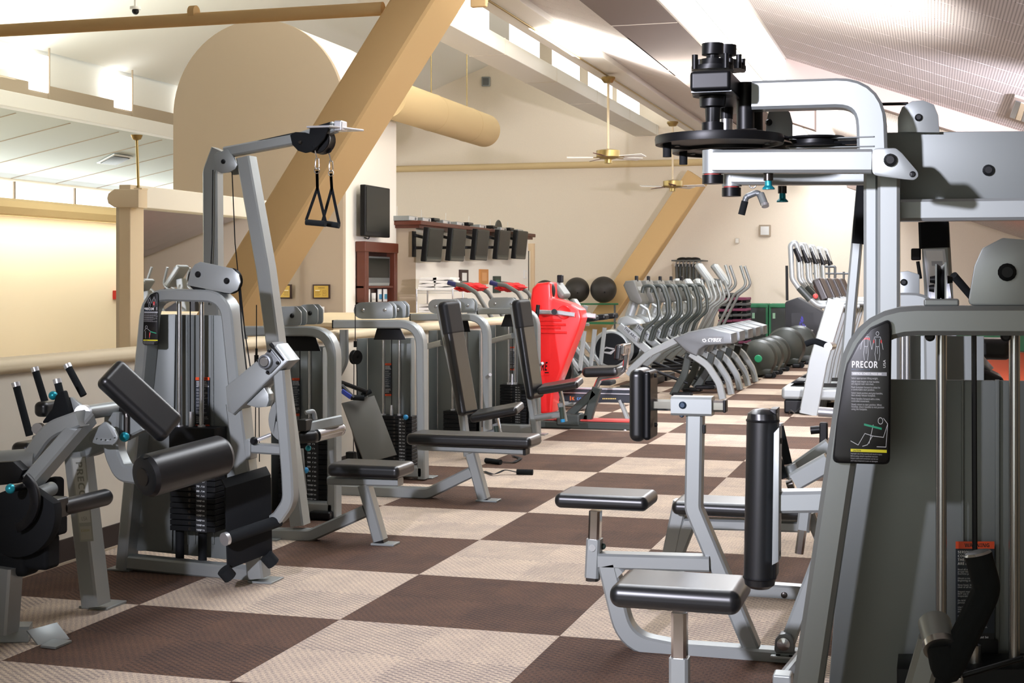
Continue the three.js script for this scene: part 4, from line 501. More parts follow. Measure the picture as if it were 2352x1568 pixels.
// ---------------------------------------------------------------- rear delt / fly station with the overhead cams
{
  const z = -4.5, yd = PZ(1650, 322, -4.4).y, t = thing('fly_machine', 'fly station with black overhead cam discs, grey arch and mast, black roll pad and seat', 'gym machine', V(-0.4, 0, -4.6));
  part(t, 'arch', bar([PZ(1730, 222, z), PZ(2000, 214, z), PZ(2005, 370, z)], 0.09, 0.09, AZ, 0.2), M.frame);
  part(t, 'mast', bar([PZ(2042, 360, z - 0.02), PZ(2042, 360, z - 0.02).setY(0.02)], 0.066, 0.1, AZ), M.frame); part(t, 'rear_mast', bar([PZ(2002, 395, z - 0.05), PZ(2002, 395, z - 0.05).setY(0.02)], 0.045, 0.1, AZ), M.frame);
  part(t, 'rear_panel', slab(pz([[2034, 304], [2440, 300], [2440, 472], [2040, 472]], z - 0.2), AZ, 0.012), M.shroud); part(t, 'bolt', bolt(2270, 391, z - 0.2, 0.018, 0.02), M.black);
  part(t, 'cross_beam', bar(pz([[2060, 484], [2440, 480]], z - 0.16), 0.068, 0.09, AZ), M.frame);
  const ra = [[2062, 304], [2062, 270], [2072, 246], [2095, 232], [2120, 230], [2145, 240], [2155, 265], [2158, 304]]; plateZ(t, 'pulley_cover', ra, z - 0.17, 0.008, M.frame); part(t, 'bolt', bolt(2110, 270, z - 0.17, 0.012), M.black);
  const rb = ra.map(([u, v]) => [1758 + (2158 - u) * 0.65, v + 12]); plateZ(t, 'pulley_cover', rb.map(([u, v]) => [u, Math.min(v, 318)]), z - 0.4, 0.008, M.frame); part(t, 'bolt', bolt(1766, 281, z - 0.4, 0.012), M.black); part(t, 'tie_rod', cyl(PZ(1780, 244, z - 0.38), PZ(2085, 238, z - 0.2), 0.005), M.black);
  // bearing block
  const zb = z + 0.22; part(t, 'bearing_block', box(PZ(1632, 185, zb).add(V(0, 0, -0.3)), 0.125, 0.062, 0.62, 0.012), M.black); part(t, 'block_rim', [boxx(PZ(1586, 0, zb).x, PZ(1679, 0, zb).x, PZ(1632, 210, zb).y, PZ(1632, 207, zb).y, zb - 0.01, zb - 0.6)], M.frameDark);
  for (const dz of [-0.12, -0.42]) { const c = PZ(1637, 185, zb + dz).setX(PZ(1637, 185, zb - 0.12).x), y = c.y;
    part(t, 'flange_bearing', lathe([[0, 0.115], [0.034, 0.115], [0.034, 0.08], [0.02, 0.078], [0.02, 0.066], [0.038, 0.066], [0.04, 0.045], [0.066, 0.044], [0.066, 0.03], [0, 0.03]], V(c.x, y, c.z), AY, 24), M.black);
    part(t, 'flange_bearing', lathe([[0, -0.03], [0.066, -0.032], [0.062, -0.05], [0.042, -0.052], [0.04, -0.082], [0.024, -0.086], [0.022, -0.13], [0, -0.13]], V(c.x, y, c.z), AY, 24), M.black); part(t, 'shaft', cyl(V(c.x, y - 0.12, c.z), V(c.x, yd + 0.05, c.z), 0.021), M.steel); part(t, 'hub', cyl(V(c.x, yd + 0.055, c.z), V(c.x, yd, c.z), 0.034), M.black);
    part(t, 'bolt', [[-0.048, -0.048], [0.048, -0.048], [-0.048, 0.048], [0.048, 0.048]].map(([a, b]) => cyl(V(c.x + a, y + 0.03, c.z + b), V(c.x + a, y + 0.075, c.z + b), 0.01, 0.01, 6)), M.black);
    const disc = part(t, 'cam_disc', lathe([[0, 0.006], [0.19, 0.006], [0.198, 0.012], [0.2, 0.002], [0.198, -0.014], [0.184, -0.014], [0.18, -0.004], [0, -0.004]], V(c.x + 0.02, yd, c.z), AY, 56), M.black); part(disc, 'screw', Array.from({ length: 12 }, (_, i) => cyl(V(c.x + 0.02 + 0.165 * Math.cos(i * 0.52), yd - 0.004, c.z + 0.165 * Math.sin(i * 0.52)), V(c.x + 0.02 + 0.165 * Math.cos(i * 0.52), yd - 0.009, c.z + 0.165 * Math.sin(i * 0.52)), 0.009, 0.009, 8)), M.frameDark);
    const pin = V(c.x - 0.14, yd, c.z + 0.02); part(disc, 'stop_pin', cyl(pin.clone().add(V(0, 0.012, 0)), pin.clone().add(V(0, -0.05, 0)), 0.0135), M.rubber);
  }
  part(t, 'riser', [cyl(PZ(1712, 300, z), PZ(1712, 190, z), 0.028, 0.028, 20), cyl(PZ(1732, 300, z - 0.08), PZ(1732, 200, z - 0.08), 0.028, 0.028, 20)], M.black);
  part(t, 'belt', [rod(pz([[1790, 312], [1850, 330], [2000, 326]], z + 0.03), 0.007, 0, 6, AY), rod(pz([[1800, 330], [1850, 340], [2000, 336]], z - 0.06), 0.007, 0, 6, AY)], M.black);
  part(t, 'idler', lathe([[0, 0.016], [0.09, 0.016], [0.092, 0.01], [0.07, 0.006], [0.07, -0.006], [0.092, -0.01], [0.09, -0.016], [0, -0.016]], PZ(1872, 327, z), AY, 36), M.black); part(t, 'idler_plate', [slab(pz([[1812, 318], [2008, 312], [2008, 315], [1812, 321]], z + 0.05), AZ, 0.1), slab(pz([[1812, 338], [2008, 334], [2008, 337], [1812, 341]], z + 0.05), AZ, 0.1)], M.frame);
  part(t, 'damper', [cyl(PZ(1690, 307, zb), PZ(1735, 305, zb - 0.05), 0.014), cyl(PZ(1684, 307, zb + 0.01), PZ(1692, 307, zb), 0.011)], M.darkSteel);
  for (const [zz, u0, u1, v, kn, du] of [[-4.32, 1640, 2003, 372, 1765, 0], [-4.78, 1683, 2003, 401, 1797, 0]]) {
    const a = part(t, 'swing_arm', bar(pz([[u0, v], [u1, v - 1]], zz), 0.07, 0.07, AZ), M.frame); part(a, 'arm_socket', cyl(PZ(u0 - 2, v + 27, zz), PZ(u0 - 2, v - 27, zz), 0.033, 0.033, 26), M.frame);
    part(a, 'rubber_stop', cyl(PZ(u0 - 3, v + 50, zz), PZ(u0 - 3, v + 30, zz), 0.032, 0.032, 26), M.black); part(a, 'red_ring', cyl(PZ(u0 - 3, v + 31, zz), PZ(u0 - 3, v + 27, zz), 0.026), M.slatRed);
    part(a, 'pull_pin', lathe([[0, 0], [0.019, 0], [0.019, 0.004], [0.011, 0.012], [0.01, 0.035], [0, 0.035]], PZ(kn, v + 63, zz), AY), M.teal); part(a, 'pin_nut', cyl(PZ(kn, v + 43, zz), PZ(kn, v + 26, zz), 0.016, 0.016, 6), M.darkSteel);
  }
  const br = plateZ(t, 'pivot_bracket', [[2003, 340], [2058, 340], [2072, 352], [2108, 394], [2110, 405], [2100, 414], [2080, 412], [2003, 402]], -4.25, 0.012, M.frame, { r: 0.02 }); part(br, 'bolt', [bolt(2045, 368, -4.25, 0.019, 0.02), bolt(2096, 400, -4.25, 0.009, 0.004)], M.black); plateZ(t, 'pivot_bracket', [[2003, 340], [2058, 340], [2072, 352], [2108, 394], [2100, 414], [2003, 402]], -4.45, 0.012, M.frame, { r: 0.02 });
  // seat and roll pad
  part(t, 'seat', padBox(1396, 1700, 1352, 1408, -4.4, 0.3, 0.035), M.pad);
  part(t, 'seat_tube', bar([PZ(1561, 1405, -4.54), PZ(1561, 1405, -4.54).setY(0.2)], 0.05, 0.05, AZ), M.chrome); part(t, 'seat_sleeve', bar([PZ(1561, 1405, -4.54).setY(0.27), PZ(1561, 1405, -4.54).setY(0)], 0.062, 0.062, AZ), M.frame);
  const p0 = PZ(1745, 1325, -4.45), p1 = PZ(1752, 965, -4.45); const roll = part(t, 'roll_pad', [cyl(p0, p1, 0.05, 0.05, 36), lathe([[0.05, 0], [0.046, 0.022], [0.03, 0.034], [0, 0.038]], p1, AY, 36), lathe([[0.05, 0], [0.046, 0.022], [0.03, 0.034], [0, 0.036]], p0, V(0, -1, 0), 36)], M.pad); part(roll, 'welt', [lathe([[0.0505, -0.004], [0.053, 0], [0.0505, 0.004]], p1, AY, 36), lathe([[0.0505, -0.004], [0.053, 0], [0.0505, 0.004]], p0, AY, 36)], M.black);
  part(t, 'pad_board', slab(pz([[1768, 940], [1783, 940], [1781, 1330], [1768, 1330]], -4.43), AZ, 0.1), M.black); part(t, 'pad_plate', slab(pz([[1777, 994], [1790, 980], [1788, 1290], [1773, 1298]], -4.38), AZ, 0.08), M.frame); part(t, 'bolt', [lathe([[0, 0.012], [0.009, 0.01], [0.011, 0], [0, 0]], PZ(1788, 1012, -4.42), AX), lathe([[0, 0.012], [0.009, 0.01], [0.011, 0], [0, 0]], PZ(1784, 1270, -4.42), AX)], M.black);
  part(t, 'pad_arm', bar(pz([[1780, 1150], [2010, 1146]], -4.44), 0.066, 0.09, AZ), M.frame); part(t, 'base_bar', bar([V(-0.8, 0.05, -4.6), PZ(2042, 360, z).setY(0.05)], 0.08, 0.09, AZ), M.frame);
}
// ---------------------------------------------------------------- chest supported row
{
  const z = -5.62, t = thing('row_machine', 'pale grey row frame with small black seat and upright black chest pad', 'gym machine', PY(1600, 1490));
  part(t, 'base_bar', bar(pz([[1398, 1295], [1440, 1470], [1560, 1494], [1845, 1514]], z), 0.075, 0.085, AZ, [0.24, 0.2]), M.frame);
  part(t, 'upright', bar(pz([[1598, 940], [1594, 1165], [1728, 1486]], z - 0.02), 0.066, 0.085, AZ, 0.08), M.frame);
  part(t, 'seat_rail', bar(pz([[1378, 1285], [1632, 1292]], z), 0.062, 0.085, AZ), M.frame); const sl = part(t, 'seat_sleeve', bar(pz([[1366, 1236], [1362, 1324]], z), 0.058, 0.07, AZ), M.frame); part(sl, 'plug', cyl(PZ(1360, 1258, z + 0.034), PZ(1360, 1258, z + 0.04), 0.014), M.steel); part(sl, 'end_cap', bar(pz([[1362, 1322], [1362, 1332]], z), 0.05, 0.062, AZ), M.darkSteel);
  part(t, 'seat_tube', bar(pz([[1368, 1172], [1366, 1240]], z), 0.046, 0.06, AZ), M.chrome); part(t, 'knob', ball(PZ(1384, 1254, z - 0.02), 0.014), M.greenDark); part(t, 'seat', padBox(1271, 1486, 1138, 1172, z + 0.11, 0.25, 0.03), M.pad);
  part(t, 'head_block', bar(pz([[1545, 930], [1638, 932]], z), 0.075, 0.09, AZ), M.frame); part(t, 'slide_bar', bar(pz([[1490, 928], [1664, 932]], z - 0.01), 0.046, 0.055, AZ), M.chrome); part(t, 'end_cap', box(PZ(1666, 932, z - 0.01), 0.012, 0.05, 0.06, 0.004), M.black); part(t, 'bolt', [bolt(1568, 930, z + 0.045, 0.015, 0.01), bolt(1566, 953, z + 0.02, 0.01, 0.01)], std(0x27384a, 0.4, 0.4));
  const cp = part(t, 'chest_pad', boardPad(PZ(1472, 845, z - 0.02), PZ(1472, 1010, z - 0.02), 0.065, 0.19, AX, 0.03), M.pad); part(cp, 'backing_board', boardPad(PZ(1494, 850, z - 0.02), PZ(1494, 1006, z - 0.02), 0.03, 0.17, AX, 0.013), M.black); part(t, 'bolt', [[1507, 862], [1508, 975]].map(([u, v]) => lathe([[0, 0.012], [0.008, 0.01], [0.01, 0], [0, 0]], PZ(u - 4, v, z), AX)), M.black); part(t, 'clip', box(PZ(1618, 985, z), 0.01, 0.035, 0.03, 0.003), M.black);
  part(t, 'brace', bar(pz([[1400, 1295], [1425, 1320]], z), 0.07, 0.08, AZ), M.frame);
  const bz = z + 0.06; part(t, 'pillow_block', [slab(pz([[1778, 1497], [1780, 1470], [1790, 1457], [1803, 1455], [1816, 1460], [1823, 1472], [1824, 1499]], bz), AZ, 0.06, { r: 0.01 })], M.frameDark); part(t, 'bearing', lathe([[0.026, 0], [0.025, 0.01], [0.018, 0.012], [0.012, 0.014], [0, 0.014]], PZ(1800, 1478, bz), AZ), M.steel); part(t, 'mount_plate', box(PZ(1802, 1503, bz - 0.04), 0.1, 0.012, 0.11, 0.003), M.frame); part(t, 'bolt', [cyl(PZ(1787, 1510, bz), PZ(1787, 1503, bz), 0.009), cyl(PZ(1817, 1512, bz), PZ(1817, 1505, bz), 0.009)], M.black);
  part(t, 'lever', bar(pz([[1812, 1468], [1910, 1210]], z), 0.058, 0.06, AZ), M.frame); part(t, 'link', [bar([PZ(1795, 1568, z + 0.5), PZ(1850, 1500, z + 0.3)], 0.05, 0.06, AZ)], M.frame); part(t, 'lower_block', box(PZ(1798, 1560, z + 0.55), 0.065, 0.05, 0.08, 0.008), M.frame);
}
// ---------------------------------------------------------------- bench with angled handles behind the roll pad
{
  const z = -6.75, t = thing('leg_press_bench', 'pale grey frame with flat black bench and angled black grips behind the roll pad', 'gym machine', PY(1700, 1360));
  part(t, 'base_bar', bar(pz([[1565, 1150], [1530, 1320], [1600, 1343], [1860, 1362]], z), 0.07, 0.085, AZ, [0.2, 0.12]), M.frame); part(t, 'bolt', bolt(1801, 1366, z + 0.045, 0.015, 0.006), M.darkSteel);
  part(t, 'front_leg', bar(pz([[1586, 1195], [1548, 1290], [1540, 1320]], z), 0.065, 0.08, AZ, 0.2), M.frame); part(t, 'bench_rail', bar(pz([[1575, 1200], [1860, 1208]], z), 0.05, 0.085, AZ), M.frame); part(t, 'bench_pad', padBox(1541, 1850, 1158, 1190, z + 0.12, 0.28, 0.03), M.pad); part(t, 'bolt', bolt(1683, 1212, z, 0.01), M.black);
  part(t, 'arm', [bar(pz([[1825, 1105], [1905, 1060]], z + 0.2), 0.085, 0.08, AZ)], M.frame); part(t, 'arm', bar(pz([[1805, 1090], [1905, 1020]], z - 0.1), 0.06, 0.07, AZ), M.frame);
  for (const [a, b, zz] of [[[1810, 1065], [1790, 978], z + 0.1], [[1800, 1098], [1782, 1040], z + 0.2]]) { const g = part(t, 'hand_grip', cyl(PZ(...a, zz), PZ(...b, zz), 0.02), M.grip); part(g, 'end_cap', cyl(PZ(...b, zz), PZ(b[0] - 1, b[1] - 6, zz), 0.021), M.alu); }
  part(t, 'socket', cyl(PZ(1822, 1095, z + 0.15), PZ(1812, 1068, z + 0.15), 0.033), M.frame); part(t, 'roller_end', [cyl(PZ(1808, 1114, z + 0.1), PZ(1822, 1110, z + 0.1), 0.022)], M.darkSteel); part(t, 'seat_drop', bar(pz([[1850, 1165], [1844, 1215]], z + 0.3), 0.055, 0.06, AZ), M.frame); part(t, 'drop_tube', bar(pz([[1844, 1210], [1836, 1270]], z + 0.3), 0.038, 0.05, AZ), M.chrome); part(t, 'brace', bar(pz([[1860, 1180], [1905, 1290]], z - 0.1), 0.05, 0.05, AZ), M.frame);
  part(t, 'side_grip', [cyl(PZ(1862, 988, z - 0.4), PZ(1886, 986, z - 0.4), 0.02), box(PZ(1892, 995, z - 0.4), 0.04, 0.11, 0.05, 0.008)], M.black); part(t, 'counter_weight', cyl(PZ(1880, 945, z - 0.6), PZ(1920, 948, z - 0.6), 0.025), M.alu);
  part(t, 'slanted_post', bar(pz([[1980, 430], [1950, 760], [1900, 1360]], z + 0.6), 0.045, 0.09, AZ), M.frame); part(t, 'post_sleeve', bar(pz([[1984, 425], [1973, 560]], z + 0.6), 0.055, 0.1, AZ), M.blackMatt); part(t, 'pull_grip', rod(pz([[1850, 790], [1870, 782], [1908, 796]], z + 0.3), 0.014, 0.04), M.grip); part(t, 'pull_socket', cyl(PZ(1902, 796, z + 0.34), PZ(1912, 794, z + 0.24), 0.018), M.alu);
}
// ---------------------------------------------------------------- further stations seen through the near towers
{
  const z = -6.2, t = thing('cable_column', 'pale post with large raised lettering and black top sleeve seen under the near cross beam', 'gym machine', PZ(2170, 900, z).setY(0));
  part(t, 'column', bar([PZ(2147, 514, z), PZ(2200, 1350, z).setY(0)], 0.115, 0.12, AZ, 0, 0.012), M.frame); part(t, 'name_plate', sheet(PZ(2163, 930, z + 0.066), PZ(2218, 930, z + 0.066), PZ(2170, 572, z + 0.066), PZ(2120, 572, z + 0.066)), M.precorPale); part(t, 'top_sleeve', bar([PZ(2144, 510, z), PZ(2146, 570, z)], 0.122, 0.13, AZ, 0, 0.01), M.blackMatt); part(t, 'grip', cyl(PZ(2190, 632, z + 0.3), PZ(2240, 690, z + 0.2), 0.016), M.grip); part(t, 'bracket', [box(PZ(2104, 584, z), 0.04, 0.05, 0.05, 0.006), bar(pz([[2108, 600], [2114, 640]], z), 0.015, 0.02, AZ)], M.black);
  const t2 = thing('weight_station', 'grey tower with folded shroud and pulley cover seen under the near cross beam', 'gym machine', PZ(2090, 900, -5.6).setY(0)); const q = -5.6; plateZ(t2, 'pulley_cover', [[2060, 690], [2060, 625], [2085, 622], [2112, 630], [2112, 690]], q, 0.01, M.frame, { r: 0.01 }); part(t2, 'bolt', bolt(2076, 648, q, 0.013), M.black); part(t2, 'frame', bar([PZ(2040, 690, q), PZ(2140, 690, q), PZ(2150, 1500, q).setY(0)], 0.06, 0.08, AZ, 0.1), M.frame);
  part(t2, 'shroud', slab(pz([[2062, 770], [2260, 772], [2262, 1500], [2062, 1500]], q - 0.2), AZ, 0.012), M.shroud); rods(t2, [2074, 2084], 700, 1200, q - 0.1);
  const t3 = thing('weight_station', 'dark black seat and silver lever glimpsed between the chrome guide rods', 'gym machine', PZ(2280, 900, -6.6).setY(0)); const w = -6.6; part(t3, 'seat', boardPad(PZ(2240, 850, w), PZ(2300, 880, w), 0.06, 0.3, V(-0.3, 1, 0)), M.pad); part(t3, 'lever', cyl(PZ(2252, 822, w + 0.1), PZ(2276, 850, w + 0.1), 0.016), M.alu); part(t3, 'post', bar([PZ(2285, 870, w), PZ(2300, 1300, w).setY(0)], 0.06, 0.08, AZ), M.frameDark); part(t3, 'pad', box(PZ(2270, 800, w - 0.5), 0.2, 0.1, 0.2, 0.03), M.pad);
  const v = thing('v_handle', 'small grey V shaped pull handle hanging below the overhead arms', 'pull handle', PZ(1735, 495, -5.9)); const h = -5.9; part(v, 'bar', rod(pz([[1706, 480], [1714, 452], [1742, 440], [1754, 470]], h), 0.0125, 0.02), M.frameDark); part(v, 'grip', cyl(PZ(1703, 493, h), PZ(1711, 462, h), 0.0145), M.grip); part(v, 'grip', cyl(PZ(1757, 470, h + 0.03), PZ(1748, 446, h), 0.0145), M.frame); part(v, 'end_cap', cyl(PZ(1758, 474, h + 0.035), PZ(1757, 468, h + 0.03), 0.0155), M.alu); part(v, 'ring', fin(new THREE.TorusGeometry(0.014, 0.003, 8, 18).translate(...PZ(1729, 424, h).toArray()), 1), M.steel); part(v, 'wire', cyl(PZ(1729, 418, h), PZ(1729, 392, h), 0.003), M.black);
  part(t, 'boom', [bar([PZ(1722, 384, -5.9), PZ(2150, 384, -6.1)], 0.05, 0.05, AZ)], M.frame); part(t, 'upper_column', bar([PZ(2147, 520, z), PZ(2147, 384, z)], 0.08, 0.08, AZ), M.frame);
}


// ---------------------------------------------------------------- red arm machine with seat, and the rower behind it
M.redText = std(0xffffff, 0.4, 0, { map: wordTex(256, 160, '#d81b1b', '#160404', 'RE', 'italic bold 120px sans-serif', 60, 112, (g) => { g.fillRect(150, 126, 90, 12); }) });
{
  const z = -13.9, t = thing('arm_ergometer', 'tall red plastic arm machine with black padded chrome seat', 'gym machine', PY(1330, 985));
  const o = [[1240, 950], [1217, 760], [1217, 690], [1221, 662], [1233, 650], [1264, 647], [1266, 684], [1312, 698], [1331, 711], [1335, 730], [1328, 756], [1281, 877], [1270, 905], [1267, 950]];
  const b = part(t, 'body', slab(pz(o, z), AZ, 0.3, { bevel: 0.03, seg: 4, r: 0.03 }), M.red);
  part(b, 'rib', [[735, 1228, 1290], [745, 1226, 1300], [752, 1226, 1288], [763, 1226, 1302]].map(([v, a, c]) => rod(pz([[a, v], [c, v + 1]], z + 0.002), 0.012, 0, 8)), M.red); part(b, 'hub_recess', lathe([[0.07, 0.004], [0.065, 0.012], [0.04, 0.004], [0, 0.004]], PZ(1296, 717, z), AZ), M.red); part(b, 'lettering', label4(PZ, 1236, 1262, 825, 862, z + 0.004), M.redText);
  part(t, 'crank_arm', bar(pz([[1238, 716], [1285, 718], [1320, 723]], z + 0.06), 0.045, 0.03, AZ), M.alu); part(t, 'crank_grip', cyl(PZ(1233, 728, z + 0.1), PZ(1236, 700, z + 0.1), 0.02), M.black); part(t, 'crank_knob', [cyl(PZ(1273, 716, z + 0.05), PZ(1273, 716, z + 0.14), 0.03)], M.black); part(t, 'far_crank', bar(pz([[1330, 722], [1368, 726]], z - 0.3), 0.05, 0.04, AZ), M.alu);
  part(t, 'mirror_lamp', [ball(PZ(1268, 668, z - 0.1), 0.08, 0.4, 1, 0.8)], M.black); part(t, 'console', boardPad(PZ(1276, 650, z - 0.4), PZ(1300, 684, z - 0.4), 0.08, 0.3, V(0.8, 0.6, 0)), M.olive); part(t, 'console_clip', box(PZ(1287, 640, z - 0.4), 0.06, 0.08, 0.06, 0.01), M.black);
  part(t, 'base_rail', bar(pz([[1246, 972], [1455, 978]], z), 0.07, 0.2, AZ), M.oliveDark); part(t, 'tread_strip', boxx(PZ(1250, 0, z).x, PZ(1448, 0, z).x, PZ(1350, 966, z).y, PZ(1350, 962, z).y, z + 0.06, z - 0.14), M.slatRed); part(t, 'base_block', box(PZ(1310, 962, z), 0.24, 0.12, 0.22, 0.02), M.oliveDark); part(t, 'leveling_foot', [cyl(PZ(1436, 992, z + 0.08), PZ(1436, 978, z + 0.08), 0.02), cyl(PZ(1436, 992, z + 0.08).add(V(0, 0, 0)), PZ(1436, 990, z + 0.08), 0.035)], M.alu);
  part(t, 'seat_frame', [bar(pz([[1372, 890], [1349, 965]], z), 0.09, 0.08, AZ), bar(pz([[1365, 900], [1305, 955]], z), 0.08, 0.08, AZ), bar(pz([[1300, 960], [1350, 960]], z), 0.08, 0.08, AZ)], M.oliveDark);
  part(t, 'seat_tube', [bar(pz([[1367, 895], [1378, 868], [1420, 862], [1436, 850], [1440, 800]], z), 0.05, 0.06, AZ, 0.06)], M.chrome); part(t, 'seat', boardPad(PZ(1346, 853, z), PZ(1428, 851, z), 0.1, 0.4, AY, 0.045), M.pad); part(t, 'backrest', boardPad(PZ(1424, 826, z), PZ(1428, 790, z), 0.06, 0.34, AX, 0.025), M.pad); part(t, 'back_plate', boardPad(PZ(1436, 815, z), PZ(1438, 788, z), 0.05, 0.3, AX, 0.02), M.chrome);
}
{
  const z = -14.7, t = thing('rowing_machine', 'low rowing machine with long black printed rail behind the red arm machine', 'rower', PY(1360, 965));
  part(t, 'rail', [bar(pz([[1262, 905], [1462, 910]], z), 0.14, 0.08, AZ)], std(0x252a30, 0.4)); part(t, 'rail_edge', [boxx(PZ(1262, 0, z).x, PZ(1462, 0, z).x, PZ(1360, 893, z).y, PZ(1360, 890, z).y, z + 0.06, z - 0.06), boxx(PZ(1262, 0, z).x, PZ(1462, 0, z).x, PZ(1360, 903, z).y, PZ(1360, 901, z).y, z + 0.06, z + 0.03)], M.alu); part(t, 'rail_print', label4(PZ, 1306, 1420, 903, 924, z + 0.042), std(0xffffff, 0.5, 0, { map: canvasTex(512, 96, (g) => { g.fillStyle = '#252a30'; g.fillRect(0, 0, 512, 96); g.fillStyle = '#d8662a'; g.fillRect(14, 30, 10, 44); g.font = 'bold 50px sans-serif'; g.fillText('K', 30, 72); g.fillStyle = '#4a7fc0'; g.font = 'bold 46px sans-serif'; g.fillText('concept 2', 84, 70); g.fillStyle = '#c9b36a'; for (let x = 350; x < 490; x += 18) g.fillRect(x, 50, 13, 12); }) }));
  part(t, 'rear_leg', bar([PZ(1424, 918, z), PZ(1444, 964, z).setY(0)], 0.035, 0.1, AZ), M.frame); part(t, 'front_leg', bar([PZ(1268, 915, z), PZ(1262, 960, z).setY(0)], 0.05, 0.3, AZ), M.frame); part(t, 'flywheel_cage', lathe([[0, 0.1], [0.2, 0.1], [0.26, 0.05], [0.26, -0.05], [0.2, -0.1], [0, -0.1]], PZ(1262, 850, z), AZ), M.black); part(t, 'seat', boardPad(PZ(1380, 878, z), PZ(1410, 878, z), 0.05, 0.25, AY, 0.02), M.rubber);
}
// ---------------------------------------------------------------- arc trainers
const lettering = (a, b, c, d, w, h, bg, fg, text, font, x, y) => [sheet(a, b, c, d), std(0xffffff, 0.4, 0.2, { map: wordTex(w, h, bg, fg, text, font, x, y) })];
{
  const z = -17.95, t = thing('arc_trainer', 'lettered arc trainer with silver arched leg, closest to the red machine', 'arc trainer', V(PY(1600, 925).x, 0, z), 'arc trainers in a row');
  const zn = z + 0.2, zf = z - 0.2;
  part(t, 'flywheel_housing', [lathe([[0, 0.06], [0.2, 0.06], [0.235, 0.05], [0.255, 0.02], [0.255, -0.2], [0.2, -0.24], [0, -0.24]], PZ(1404, 802, zn), AZ, 40)], M.frame); const d = part(t, 'flywheel_disc', lathe([[0, 0.016], [0.195, 0.012], [0.21, 0]], PZ(1404, 802, zn + 0.058), AZ, 40), M.blackMatt);
  part(d, 'emblem', [slab([[1376, 808], [1392, 796], [1412, 800], [1408, 803], [1394, 800]].map(([u, v]) => PZ(u, v, zn + 0.082)), AZ, 0.004), slab([[1400, 808], [1416, 800], [1404, 814], [1384, 810], [1388, 807]].map(([u, v]) => PZ(u, v, zn + 0.082)), AZ, 0.004)], M.alu);
  part(t, 'neck_beam', bar(pz([[1422, 748], [1500, 815]], zn), 0.1, 0.06, AZ), M.frame); const [lg, lm] = lettering(PZ(1431, 756, zn + 0.034), PZ(1464, 786, zn + 0.034), PZ(1470, 778, zn + 0.034), PZ(1438, 747, zn + 0.034), 512, 128, '#9a9fa2', '#1c1f22', 'THE ARC', 'bold 100px sans-serif', 10, 104); part(t, 'lettering', lg, lm);
  part(t, 'front_housing', [slab(pz([[1416, 744], [1422, 730], [1440, 724], [1462, 734], [1470, 744], [1440, 748]], zn), AZ, 0.4, { bevel: 0.02 })], M.frame); part(t, 'neck_column', cyl(PZ(1442, 736, z), PZ(1458, 690, z), 0.06), M.frame);
  part(t, 'console', slab(pz([[1431, 655], [1436, 645], [1456, 643], [1476, 690], [1474, 698], [1464, 699], [1446, 690]], z + 0.22), AZ, 0.44, { bevel: 0.02, seg: 3 }), M.olive); part(t, 'console_face', slab(pz([[1461, 660], [1464, 658], [1477, 690], [1474, 697]], z + 0.18), AZ, 0.36), M.frame); part(t, 'console_clip', [box(PZ(1462, 641, z), 0.04, 0.09, 0.06, 0.01), box(PZ(1458, 648, z), 0.08, 0.04, 0.08, 0.01)], M.black);
  part(t, 'arch', bar(pz([[1440, 858], [1490, 812], [1560, 778]], zn), 0.09, 0.07, AZ, 0.4), M.frame); part(t, 'arch', bar(pz([[1440, 858], [1490, 812], [1560, 778]], zf), 0.09, 0.07, AZ, 0.4), M.frame);
  part(t, 'tail_shroud', slab(pz([[1546, 778], [1580, 762], [1630, 752], [1680, 766], [1681, 789], [1620, 794], [1606, 803], [1600, 818], [1576, 808]], zn + 0.06), AZ, 0.52, { bevel: 0.02, seg: 3 }), M.frameDark); const [cg, cm] = lettering(PZ(1611, 788, zn + 0.064), PZ(1662, 788, zn + 0.064), PZ(1662, 773, zn + 0.064), PZ(1611, 773, zn + 0.064), 512, 150, '#6e7274', '#ffffff', 'CYBEX', 'italic bold 118px sans-serif', 130, 118); cm.map = canvasTex(512, 150, (g) => { g.fillStyle = '#6e7274'; g.fillRect(0, 0, 512, 150); g.fillStyle = '#fff'; g.font = 'italic bold 112px sans-serif'; g.save(); g.translate(140, 114); g.scale(0.9, 1); g.fillText('CYBEX', 0, 0); g.restore(); g.strokeStyle = '#fff'; g.lineWidth = 14; g.beginPath(); g.arc(70, 75, 42, 0.2, 3.6); g.stroke(); g.beginPath(); g.arc(70, 75, 22, 3.4, 6.9); g.stroke(); }); part(t, 'lettering', cg, cm);
  for (const zz of [zn, zf]) part(t, 'rear_leg', bar([...pz([[1586, 812], [1625, 838], [1652, 880]], zz), PZ(1660, 920, zz).setY(0.01)], 0.085, 0.08, AZ, 0.3), M.frame);
  for (const zz of [z + 0.1, z - 0.12]) { part(t, 'pedal_link', bar(pz([[1582, 812], [1572, 860], [1545, 908]], zz).map((p, i) => (zz < z ? p.add(V(0.3, i * 0.05, 0)) : p)), 0.09, 0.06, AZ, 0.3), M.oliveDark); part(t, 'pedal', boardPad(PZ(1545, 905, zz).add(V(zz < z ? 0.3 : 0, zz < z ? 0.1 : 0, 0)), PZ(1590, 905, zz).add(V(zz < z ? 0.3 : 0, zz < z ? 0.1 : 0, 0)), 0.05, 0.16, AY, 0.02), M.black); }
  for (const dz of [0.3, -0.3]) { const q = (l) => pz(l, z).map((p) => p.add(V(0, 0, dz))); part(t, 'handlebar', rod(q([[1486, 672], [1488, 656], [1510, 655], [1522, 690], [1524, 726], [1490, 756], [1482, 784]]), 0.024, 0.14, 12, AZ), M.oliveDark); }
